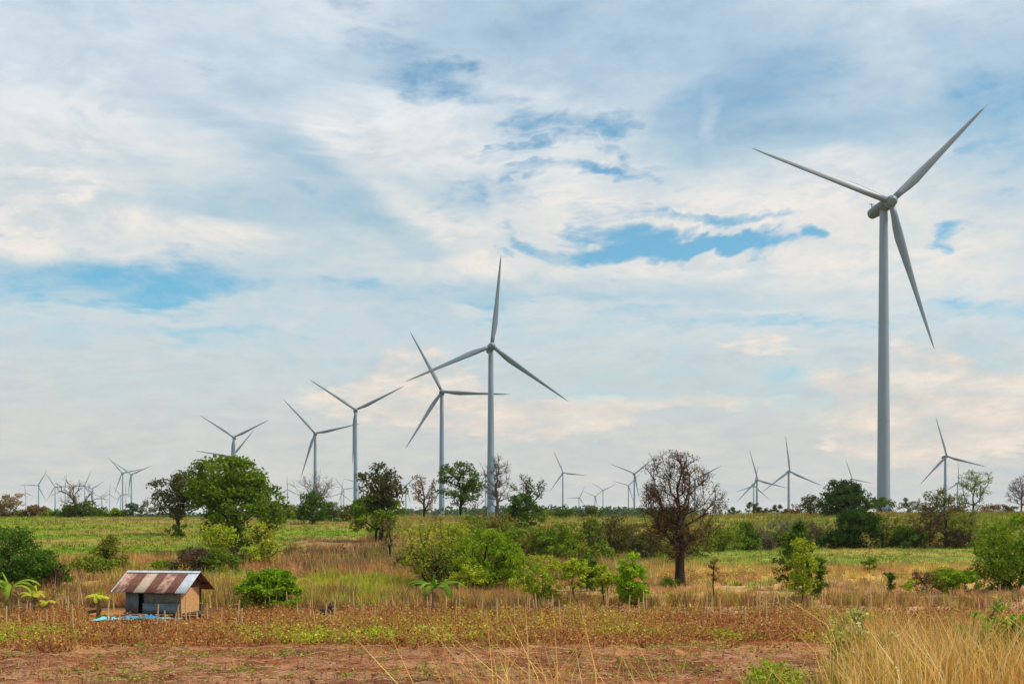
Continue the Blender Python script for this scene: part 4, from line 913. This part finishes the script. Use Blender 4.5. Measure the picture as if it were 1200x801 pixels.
def tarp():
    m1 = m_vary('pale_turquoise_sheet', (.10, .46, .56), (.28, .62, .68), 4, (1, 1, 1), .4)
    m2 = m_vary('blue_plastic', (.02, .22, .42), (.05, .34, .52), 4, (1, 1, 1), .35)
    def sheet(px0, px1, y0, y1, mat, name, label, seed, hgt=.14):
        g = np.random.default_rng(seed); nx, ny = 26, 10; V = []; F = []
        xa, xb = (px0-600)/FPX*y0, (px1-600)/FPX*y0
        X, Y = np.meshgrid(np.linspace(xa, xb, nx), np.linspace(y0, y1, ny)); X = X+.08*(fbm(X*3, Y*3)-.5); Y = Y+.25*(fbm(X*1.3+seed, Y*2)-.5)
        Z = terrain(X, Y, False)+.12+hgt*(fbm(X*1.6+seed, Y*5)) + .05*np.sin(Y*9)
        q = (np.arange(ny-1)[:, None]*nx+np.arange(nx-1)[None]).ravel(); F = np.stack([q, q+1, q+nx+1, q+nx], -1)
        o = mesh_np(name, np.stack([X, Y, Z], -1).reshape(-1, 3), [F], None, mat, None, True); o.modifiers.new('s', 'SOLIDIFY').thickness = .015
        tag(o, label, 'tarpaulin')
    sheet(106, 152, 62.9, 64.6, m1, 'plastic_sheet', 'crumpled pale turquoise plastic sheet lying in front of the hut', 3, .22)
    sheet(140, 178, 63.8, 65.3, m2, 'plastic_sheet', 'crumpled blue plastic sheet at the front of the hut', 8, .28)
    for i, (pa, pb, y, lab) in enumerate([(170, 214, 64.7, 'long pale pipe lying in front of the hut, nearest one'), (158, 200, 65.1, 'long pale pipe lying close to the hut stilts')]):
        xa, xb = (pa-600)/FPX*y, (pb-600)/FPX*y
        o = MB().tube([(xa, y, tz(xa, y)+.16), ((xa+xb)/2, y, tz(xa, y)+.15), (xb, y+.15, tz(xb, y)+.14)], .055, 8).build('pipe', m1, None, True); tag(o, lab, 'pipe')
    wood = m_vary('old_plank', (.06, .045, .035), (.12, .09, .065), 5, (.6, 4, 4), .9)
    xa, xb, y = (100-600)/FPX*69, (119-600)/FPX*69, 69.0
    o = MB().box(((xa+xb)/2, y, tz(xa, y)+.22), (xb-xa, .06, .2), Matrix.Rotation(math.radians(-9), 3, 'Y')).build('plank', wood, None, bevel=.01); tag(o, 'dark weathered plank lying left of the hut', 'plank')
    # engine by the field edge
    blk = m_vary('black_metal', (.012, .012, .014), (.035, .033, .03), 5, rough=.5); y = 69.0; x = (385-600)/FPX*y
    t = empty('water_pump', (x, y, tz(x, y))); tag(t, 'small dark machine with a blue can standing at the field edge', 'machine')
    MB().box((-.36, 0, .22), (.26, .3, .34)).build('engine_block', blk, t, bevel=.04); MB().tube([(.12, 0, .02), (.12, 0, .52)], .17, 12).build('drum', blk, t)
    MB().tube([(.12, 0, .52), (.10, 0, .62), (.1, 0, .74)], [.1, .07, .03], 8).build('funnel', blk, t); MB().box((-.12, -.05, .22), (.12, .16, .4)).build('can', m2, t, bevel=.03)
    MB().tube([(-.5, 0, .05), (.32, 0, .05)], .03, 6).build('skid', blk, t)
tarp()

# ---------------------------------------------------------------- stakes along the field
def stakes():
    wm = m_vary('pale_stake_wood', (.44, .27, .13), (.66, .45, .25), 4, (3, 3, .4), .9); g = random.Random(5)
    me = []
    for k in range(4):
        m = MB(); b = g.uniform(-.05, .05); m.tube([(0, 0, -.15), (b*.5, .01, .5), (b, 0, 1.0)], [.042, .038, .032], 6); o = m.build('stake', wm, None); me.append(o.data); bpy.data.objects.remove(o)
    spots = []
    px = 2.0
    while px < 1200:
        px += g.expovariate(1/11.0)+1.5
        if 130 < px < 230 and g.random() < .35: continue
        jx = px+g.uniform(-5, 5); y = 70.6+g.uniform(-.9, 1.0)+(1.2 if px > 800 else 0)
        spots.append((jx, y, g.uniform(.7, 1.35) if g.random() < .8 else g.uniform(1.3, 1.9)))
    for _ in range(58):
        px = g.uniform(2, 900); spots.append((px, g.uniform(58, 68), g.uniform(.7, 1.5)))
    for px, y, h in [(958-60, 60, 1.9), (213, 62.5, 1.35), (243, 61.5, 1.25), (125, 63, 1.3), (620, 66, 1.4), (828, 66, 1.5)]: spots.append((px, y, h))
    for i, (px, y, h) in enumerate(spots):
        x = (px-600)/FPX*y; o = bpy.data.objects.new('stake', g.choice(me)); col.objects.link(o)
        o.location = (x, y, tz(x, y)); o.scale = (1, 1, h); o.rotation_euler = (g.gauss(0, .06), g.gauss(0, .08), g.random()*6)
        size = 'tall' if h > 1.3 else 'short' if h < .95 else 'middling'
        spot = next(s for lim, s in ((62, 'below the banana plants at the left'), (127, 'between the banana plants and the hut'), (236, 'in front of the hut'), (285, 'between the hut and the round glossy bush'),
            (352, 'in front of the round glossy bush'), (400, 'beside the small dark machine'), (480, 'left of the drooping banana plant'), (535, 'around the drooping banana plant'), (620, 'below the largest weeping shrub'),
            (690, 'below the leftmost saplings'), (765, 'below the brightest sapling'), (830, 'below the brown tree'), (915, 'right of the brown tree'), (975, 'below the yellow-green sapling'), (1075, 'right of the yellow-green sapling'), (9999, 'below the bright green bushes at the right')) if px < lim)
        lab = f"{size} pale wooden stake {'at the crop edge' if y > 69 else 'within the crop'} {spot}"
        tag(o, lab, 'stake', 'stakes along the field edge' if y > 69 else 'stakes among the crop')
    o = MB().tube([(0, 0, 0), (.8, 0, .55)], .025, 6).build('stake', wm); x = (228-600)/FPX*62.3; o.location = (x, 62.3, tz(x, 62.3)+.55)
    o.location = (x, 62.3, tz(x, 62.3)+.02); tag(o, 'slanting pale stake lying against the upright ones below the hut', 'stake')
stakes()

# ---------------------------------------------------------------- grass, crop and litter (uncountable)
def blades(B, h, w, cols, g, lean=.35, seg=2, wind=(0, 0), bend=None):
    """tapered bent blades: B (n,3) roots, h, w arrays, cols (n,3)"""
    n = len(B); a = g.random(n)*2*np.pi; side = np.stack([np.cos(a), np.sin(a), 0*a], -1)
    ln = np.stack([g.normal(size=n)*lean+wind[0], g.normal(size=n)*lean+wind[1], np.ones(n)], -1); h = h[:, None]; w = w[:, None]
    if seg == 1:
        V = np.stack([B-side*w*.5, B+side*w*.5, B+ln*h], 1).reshape(-1, 3); F = [np.arange(3*n).reshape(n, 3)]; k = 3
    else:
        mid = B+ln*h*np.array([.35, .35, .6]); tip = B+ln*h*np.array([1.15, 1.15, .93])
        V = np.stack([B-side*w*.5, B+side*w*.5, mid+side*w*.42, mid-side*w*.42, tip], 1).reshape(-1, 3); o = (np.arange(n)*5)[:, None]
        F = [o+np.array([[0, 1, 2, 3]]), o+np.array([[3, 2, 4]])]; k = 5
    return V, F, np.repeat(cols, k, 0)
def pick(g, n, cs):
    cs = np.array(cs); return cs[g.integers(0, len(cs), n)]*(.75+.5*g.random((n, 1)))
STRAW = [(.76, .47, .13), (.84, .56, .19), (.62, .34, .085), (.86, .65, .30), (.48, .27, .08)]
def scatter(name, label, n, fx, hrange, wrange, cs, seed, lean=.35, seg=1, clump=None, cat='grass', wind=(0, 0)):
    g = np.random.default_rng(seed); x, y, keepc = fx(g, n)
    z = terrain(x, y); m = len(x); h = g.uniform(*hrange, m); w = g.uniform(*wrange, m)
    cols = pick(g, m, cs) if keepc is None else keepc*(.75+.5*g.random((m, 1)))
    if clump is not None: h = h*(.45+1.1*fbm(x/clump, y/clump, 2))
    V, F, C = blades(np.stack([x, y, z-.02], -1), h, w, cols, g, lean, seg, wind)
    tag(mesh_np(name, V, F, C, GRASS), label, cat, kind='stuff')
def area(p0, p1, d0, d1, gap=None, bias=1.0):
    q0, q1 = (-260 if p0 <= -40 else p0), (1460 if p1 >= 1240 else p1)      # carry on past the picture's edges
    def f(g, n):
        n = int(n*(q1-q0)/(p1-p0)); d = d0+(d1-d0)*g.random(n)**bias; px = g.uniform(q0, q1, n)
        x = (px-600)/FPX*d; y = d
        if gap is not None: k = gap(px, d, x, y, g); x, y = x[k], y[k]
        return x, y, None
    return f
def area_cov(p0, p1, d0, d1, gain=1.1, gap=None, bias=1.0):
    """as area(), blade colours follow the ground's own cover"""
    def f(g, n):
        x, y, _ = area(p0, p1, d0, d1, gap, bias)(g, n); return x, y, cover_colour(x, y)*gain
    return f

# tall dry grass on the near bank
scatter('dry_grass', 'tall straw-coloured dry grass on the near bank at the lower right', 15000, area(880, 1330, 9.5, 19, lambda px, d, x, y, g: g.random(len(px)) < sstep(955, 1060, px+60*(fbm(x*1.2, y*1.2)-.5))), (.6, 1.28), (.006, .013), STRAW, 11, .18, 2, 1.0)
scatter('dry_grass', 'long thin bent straw stems at the lower middle edge', 260, area(510, 790, 9, 11.5, lambda px, d, x, y, g: fbm(x*2.0, y*2.0, 2) > .42), (1.1, 2.0), (.009, .017), STRAW, 12, .26, 2, wind=(-.12, 0))
scatter('dry_grass', 'short straw grass along the lower edge of the picture', 3600, area(300, 980, 10, 24, lambda px, d, x, y, g: fbm(x*.8, y*.8, 2) > .47), (.35, 1.0), (.010, .018), STRAW, 13, .3, 2)
scatter('weeds', 'yellow-green weeds growing through the dry grass at lower right', 500, area(985, 1050, 11, 15, lambda px, d, x, y, g: fbm(x*2+3, y*2, 2) > .4), (.35, .8), (.02, .04), [(.36, .40, .06), (.28, .36, .04), (.44, .42, .10)], 14, .25, 2)
scatter('weeds', 'green weedy leaves scattered in the dry grass at lower right', 2200, area(890, 1330, 10, 16, lambda px, d, x, y, g: fbm(x*1.3+8, y*1.3, 2) > .53), (.45, 1.0), (.012, .028), [(.26, .36, .04), (.36, .40, .06)], 15, .25, 2)
# crop drying in rows
def crop():
    g = np.random.default_rng(21); n = 12300
    d = g.uniform(50.0, 70.0, n); d = np.round(d/.55)*.55+g.normal(size=n)*.08
    px = g.uniform(-260, 1460, n); x = (px-600)/FPX*d
    pp = 600+FPX*x/d; kp = (fbm(x/3+5, d/2) > .3) & (d+9*(fbm(x/5.0, d/3.0)-.5)+g.normal(size=n)*.6 > 53.0) & ~((pp > 100) & (pp < 240) & (d > 61.6)) & ~((pp > 368) & (pp < 402) & (d > 64)); x, d = x[kp], d[kp]; n = len(x)
    z = terrain(x, d); m = 13; h = g.uniform(.25, .75, n)*(.5+1.0*fbm(x/3, d/2)); grn = .8*sstep(.52, .64, fbm(x/6+30, d/1.7+3))*sstep(54.5, 56.5, d)
    B = np.repeat(np.stack([x, d, z], -1), m, 0); hh = np.repeat(h, m)[:, None]
    C = B+g.normal(size=(n*m, 3))*np.array([.15, .15, 0])+np.array([0, 0, 1])*hh*g.random((n*m, 1))
    V, F = leaf_quads(C, .125, g, .5, .7); gg = np.repeat(grn, m)[:, None]*(g.random((n*m, 1)) < .75)
    red = pick(g, n*m, [(.34, .10, .035), (.42, .16, .05), (.48, .25, .07), (.26, .075, .035), (.50, .33, .10), (.30, .15, .07)]); yg = pick(g, n*m, [(.44, .42, .035), (.32, .40, .03), (.58, .50, .06)])
    lc = red*(1-gg)+yg*gg
    sv, sf, scl = blades(np.repeat(np.stack([x, d, z], -1), 3, 0), np.repeat(h*1.15, 3), np.full(3*n, .03), pick(g, 3*n, [(.46, .24, .09), (.56, .36, .15)]), g, .25, 1)
    o = mesh_np('crop', np.vstack([V, sv]), [F, sf[0]+len(V)], np.vstack([np.repeat(lc, 4, 0), scl]), GRASS)
    tag(o, 'drying reddish and yellow-green bean crop in rows across the field', 'crop', kind='stuff')
crop()
def weeds_in_soil():
    g = np.random.default_rng(23); n = 3200; d = g.uniform(41, 53, n); px = g.uniform(-260, 1460, n); x = (px-600)/FPX*d
    kp = fbm(x/2.6+2, d/1.1+9, 3) > .59-.05*(px < 300); x, d = x[kp], d[kp]; m = 9
    C = np.repeat(np.stack([x, d, terrain(x, d)+.08], -1), m, 0)+g.normal(size=(len(x)*m, 3))*np.array([.13, .10, .06])
    V, F = leaf_quads(C, .12, g, .5, .6); lc = pick(g, len(C), [(.30, .36, .04), (.22, .30, .03), (.40, .38, .07), (.36, .26, .08)])
    tag(mesh_np('weeds', V, [F], np.repeat(lc, 4, 0), GRASS), 'low green weeds scattered over the tilled red soil', 'weeds', kind='stuff')
weeds_in_soil()
def weeds_in_crop():
    g = np.random.default_rng(25); n = 5200; d = g.uniform(53, 60, n); px = g.uniform(-40, 1000, n); x = (px-600)/FPX*d
    kp = (fbm(x/5+12, d/1.6+2, 3) > .555+.10*sstep(560, 680, px)) & (d < 57.5+g.random(n)*2); x, d = x[kp], d[kp]; m = 11
    C = np.repeat(np.stack([x, d, terrain(x, d)+.2], -1), m, 0)+g.normal(size=(len(x)*m, 3))*np.array([.2, .15, .12])
    V, F = leaf_quads(C, .15, g, .6, .65); lc = pick(g, len(C), [(.34, .42, .03), (.26, .38, .025), (.50, .48, .05), (.58, .48, .08)])
    tag(mesh_np('weeds', V, [F], np.repeat(lc, 4, 0), GRASS), 'bright yellow-green weeds among the front rows of the crop', 'weeds', kind='stuff')
weeds_in_crop()
def clods():
    g = np.random.default_rng(24); n = 21000; d = 36+18*g.random(n); px = g.uniform(-260, 1460, n); x = (px-600)/FPX*d
    kp = g.random(n) < sstep(.3, .6, fbm(x/1.5, d/.7, 3)); x, d = x[kp], d[kp]; n = len(x); z = terrain(x, d); s = g.uniform(.03, .11, n)*g.random(n)**.5
    o8 = np.array([(1, 0, 0), (-1, 0, 0), (0, 1, 0), (0, -1, 0), (0, 0, .7), (0, 0, -.5)], float); f8 = np.array([(0, 2, 4), (2, 1, 4), (1, 3, 4), (3, 0, 4), (2, 0, 5), (1, 2, 5), (3, 1, 5), (0, 3, 5)])
    V = (np.stack([x, d, z], -1)[:, None]+o8[None]*s[:, None, None]*(.7+.6*g.random((n, 6, 1)))).reshape(-1, 3); F = (f8[None]+(np.arange(n)*6)[:, None, None]).reshape(-1, 3)
    lc = pick(g, n, [(.30, .135, .07), (.38, .19, .10), (.24, .11, .06), (.44, .26, .15)])
    tag(mesh_np('soil_clods', V, [F], np.repeat(lc, 6, 0), GRASS), 'red-brown clods littering the tilled soil', 'soil', kind='stuff')
    n = 8000; d = 38+15*g.random(n); px = g.uniform(-260, 1460, n); x = (px-600)/FPX*d; z = terrain(x, d)+.02; a = g.normal(size=n)*.5
    L = g.uniform(.1, .35, n); dv = np.stack([np.cos(a), np.sin(a), g.normal(size=n)*.15], -1)*L[:, None]; c = np.stack([x, d, z], -1); u = np.array([0, .012, .012])
    V = np.stack([c-dv, c-dv+u, c+dv+u, c+dv], 1).reshape(-1, 3)
    tag(mesh_np('straw_litter', V, [np.arange(4*n).reshape(n, 4)], np.repeat(pick(g, n, [(.46, .30, .17), (.55, .38, .22), (.34, .2, .11)]), 4, 0), GRASS), 'dry straw litter on the tilled soil', 'litter', kind='stuff')
clods()
# field edge and slopes
def tufts(name, label, n, fx, nb, hr, rad, wr, seed, pal=None, gain=1.15, spread=.55, jit=.35):
    """grass in tufts: nb blades fan out of each tuft, one tone per tuft"""
    g = np.random.default_rng(seed); x, y, _ = fx(g, n); n = len(x)
    c = cover_colour(x, y)*gain if pal is None else np.array(pal)[g.integers(0, len(pal), n)]
    c = c*(1-jit+2*jit*g.random((n, 1)))*(1+.12*g.normal(size=(n, 3)))
    h = g.uniform(*hr, n)*(.5+fbm(x/4, y/3, 2)); r = g.uniform(.5, 1.2, n)*rad
    X = np.repeat(x, nb); Y = np.repeat(y, nb); a = g.random(n*nb)*2*np.pi; q = np.sqrt(g.random(n*nb))
    ox, oy = np.cos(a)*q, np.sin(a)*q; rr = np.repeat(r, nb); X = X+ox*rr; Y = Y+oy*rr
    hh = np.repeat(h, nb)*(1.05-.5*q*q)*g.uniform(.6, 1.1, n*nb); B = np.stack([X, Y, terrain(X, Y, False)-.03], -1)
    w = g.uniform(*wr, n*nb); sd_ = np.stack([-np.sin(a), np.cos(a), 0*a], -1)+g.normal(size=(n*nb, 3))*np.array([.5, .5, 0]); sd_ = unit(sd_)
    tip = B+np.stack([ox*spread*hh+g.normal(size=n*nb)*.15*hh, oy*spread*hh+g.normal(size=n*nb)*.15*hh, hh], -1)
    V = np.stack([B-sd_*w[:, None]*.5, B+sd_*w[:, None]*.5, tip], 1).reshape(-1, 3)
    C = np.repeat(c, nb, 0)*(.8+.4*g.random((n*nb, 1)))
    tag(mesh_np(name, V, [np.arange(3*n*nb).reshape(-1, 3)], np.repeat(np.clip(C, .01, .9), 3, 0), GRASS), label, 'grass', kind='stuff')
def brush_mounds():
    g = np.random.default_rng(61); px = []; dd = []
    for p0, p1, d0, d1, n in ((330, 500, 99, 124, 70), (60, 330, 84, 108, 80), (0, 130, 73, 84, 36), (230, 640, 73, 96, 90), (640, 1240, 76, 84, 70), (700, 1240, 97, 106, 60), (470, 830, 120, 200, 110), (830, 1240, 172, 178, 60)):
        px.append(g.uniform(p0, p1, n)); dd.append(g.uniform(d0, d1, n))
    px = np.concatenate(px); dd = np.concatenate(dd); n = len(px); x = (px-600)/FPX*dd; z = terrain(x, dd, False)
    r = g.uniform(.5, 1.3, n)*np.interp(dd, [75, 180], [.8, 1.6]); m = 90; pal = np.array([(.30, .17, .08), (.42, .25, .09), (.22, .13, .08), (.36, .32, .06), (.50, .32, .11), (.20, .2, .04)])
    u = unit(g.normal(size=(n*m, 3)))*(g.random((n*m, 1))**.4); u[:, 2] = np.abs(u[:, 2]); rr = np.repeat(r, m)[:, None]
    C = np.repeat(np.stack([x, dd, z], -1), m, 0)+u*rr*np.array([1.2, 1.0, .75])
    V, F = leaf_quads(C, np.repeat(np.interp(dd, [75, 180], [.17, .3]), m), g, .2, .4); c = np.repeat(pal[g.integers(0, len(pal), n)], m, 0)*(.7+.6*g.random((n*m, 1)))
    tag(mesh_np('dry_brush', V, [F], np.repeat(c, 4, 0), GRASS), 'low mounds of withered brush on the banks and slopes', 'brush', kind='stuff')
brush_mounds()
tufts('green_grass', 'patch of tall yellow-green grass right of the round glossy bush', 330, area(352, 470, 74.5, 90), 34, (.5, 1.1), .5, (.04, .07), 39, [(.46, .46, .05), (.38, .42, .04), (.54, .48, .07)])
tufts('green_grass', 'yellow-green grass patch behind the right end of the hut', 110, area(228, 285, 74, 88), 30, (.4, .9), .5, (.04, .07), 40, [(.44, .42, .05), (.52, .42, .08)])
tufts('stubble', 'dry stalks and stubble standing in the tilled red soil', 1500, area(-60, 1260, 40, 54, lambda px, d, x, y, g: fbm(x/2.5+4, y/1.2, 2) > .45), 9, (.2, .55), .22, (.015, .03), 41, [(.42, .22, .10), (.54, .34, .16), (.24, .11, .06), (.34, .16, .07)])
tufts('green_grass', 'green and lime grass clumps scattered over the dry strips', 420, area(-60, 1260, 76, 120, lambda px, d, x, y, g: fbm(x/4+21, y/3+5, 2) > .52), 26, (.3, .8), .45, (.05, .09), 42, [(.26, .34, .04), (.38, .42, .05), (.18, .26, .03)])
EDGE = [(.50, .29, .09), (.60, .38, .12), (.38, .21, .08), (.44, .36, .06), (.26, .15, .08), (.17, .10, .06)]  # darkest brown puts the bank edge's shadow into the grass colour
tufts('dry_grass', 'band of dry orange-brown grass behind the row of stakes', 1900, area(-60, 1260, 72.3, 80, lambda px, d, x, y, g: ((d < 73.2) | (d > 75.4) | (px < 640)) & (fbm(x/2.4, y/1.6, 2) > .36)), 28, (.5, 1.4), .42, (.03, .06), 31, EDGE)
tufts('dry_brush', 'brownish dry brush covering the slope behind the hut', 3400, area(-60, 640, 78, 114, lambda px, d, x, y, g: fbm(x/3.2+8, y/2.4, 2) > .40), 24, (.35, 1.2), .6, (.05, .09), 32, None, 1.15)
tufts('dry_grass', 'dry tufted grass on the strip before the meadow', 2300, area(640, 1260, 79, 124, lambda px, d, x, y, g: (fbm(x/3.0+2, y/2.4, 2) > .52) | (d > 100)), 22, (.3, 1.0), .45, (.04, .08), 33, None, 1.12)
tufts('dry_grass', 'low banks of brown grass above the brush slope', 420, area(330, 700, 100, 124), 30, (.7, 1.6), .9, (.06, .1), 38, [(.30, .18, .09), (.42, .26, .10), (.24, .14, .08)])
tufts('meadow_grass', 'short green meadow grass in front of the hedgerow', 4200, area(640, 1260, 120, 176), 10, (.2, .55), .7, (.06, .12), 34, None, 1.1)
tufts('field_plants', 'low green field plants in rows on the left rise', 6500, area(-60, 520, 110, 214), 8, (.18, .5), .7, (.08, .15), 35, None, 1.1)
tufts('scrub_grass', 'rough olive grass in the middle scrub', 3200, area(430, 820, 98, 262), 16, (.4, 1.4), .9, (.07, .14), 36, None, 1.1)
tufts('hill_grass', 'olive and brown grass on the hill below the largest turbine', 5000, area(760, 1260, 175, 300), 10, (.4, 1.1), 1.0, (.1, .2), 37, None, 1.1)
# foreground plants of the bank
def near_plant(name, lab, px, d, top, w, n, lpc, leaf, cr, cols, seed, **kw): plant(name, lab, kw.pop('cat', 'plant'), px, 0, top, w, d=d, n=n, lpc=lpc, leaf=leaf, cr=cr, cols=cols, seed=seed, tr=.010, bark=(.26, .25, .08), **kw)
near_plant('green_bush', 'green leafy bush at the lower right edge among dry grass', 1194, 12.6, 716, 60, 60, 40, .06, .11, ((.10, .22, .02), (.17, .34, .03), (.22, .40, .04)), 201, z0=.3, cat='bush')
near_plant('feathery_plant', 'feathery yellow-green plant at the bottom, left of the dry grass', 905, 12.5, 768, 70, 40, 30, .05, .11, ((.26, .36, .04), (.36, .44, .05)), 202, z0=.3)
near_plant('tall_weed', 'tall yellow-green weed with small pale flowers in the dry grass', 1012, 13.0, 712, 78, 60, 26, .06, .10, ((.34, .40, .06), (.48, .48, .12), (.6, .58, .36)), 203, z0=.3, twigs=3)
near_plant('tall_weed', 'slanting thin weed stem with green leaflets, right of the flowering one', 1122, 12.0, 698, 60, 34, 16, .075, .09, ((.26, .36, .05), (.38, .44, .08)), 204, z0=.35, lean=.25, twigs=2)
def dead_log():
    m = m_vary('charred_wood', (.02, .018, .02), (.06, .05, .055), 8, rough=.8)
    y = 13.2; x = (1182-600)/FPX*y; z = CZ-(770-YH)/FPX*y
    for i, (a, b, r, lab) in enumerate([((1160, 775), (1204, 762), .035, 'thick charred branch lying in the dry grass at the right edge'), ((1166, 801), (1192, 778), .02, 'thin charred branch standing in the dry grass below the thick one')]):
        P = [((p-600)/FPX*yy, yy, CZ-(q-YH)/FPX*yy) for (p, q), yy in ((a, 13.0), (b, 13.4))]; mid = ((P[0][0]+P[1][0])/2, 13.2, (P[0][2]+P[1][2])/2+.02); end = (P[1][0]+.15, 13.7, tz(P[1][0]+.15, 13.7)+.01)
        o = MB().tube([P[0], mid, P[1], end], [r*.6, r, r*1.1, r], 8).build('branch', m, None, True); tag(o, lab, 'branch')
dead_log()

# ---------------------------------------------------------------- air
def haze():
    m = bpy.data.materials.new('haze'); m.use_nodes = True; nt = NT(m.node_tree); out = nt.n('ShaderNodeOutputMaterial')
    v = nt.n('ShaderNodeVolumePrincipled'); v.inputs['Color'].default_value = (.95, .97, 1.0, 1); v.inputs['Density'].default_value = HAZE
    nt.t.links.new(v.outputs[0], out.inputs['Volume'])
    o = MB().box((0, 4000, 70), (26000, 26000, 200)).build('haze', m); tag(o, 'thin pale haze hanging over the plain', 'haze', kind='stuff')
HAZE = 0.00005
haze()
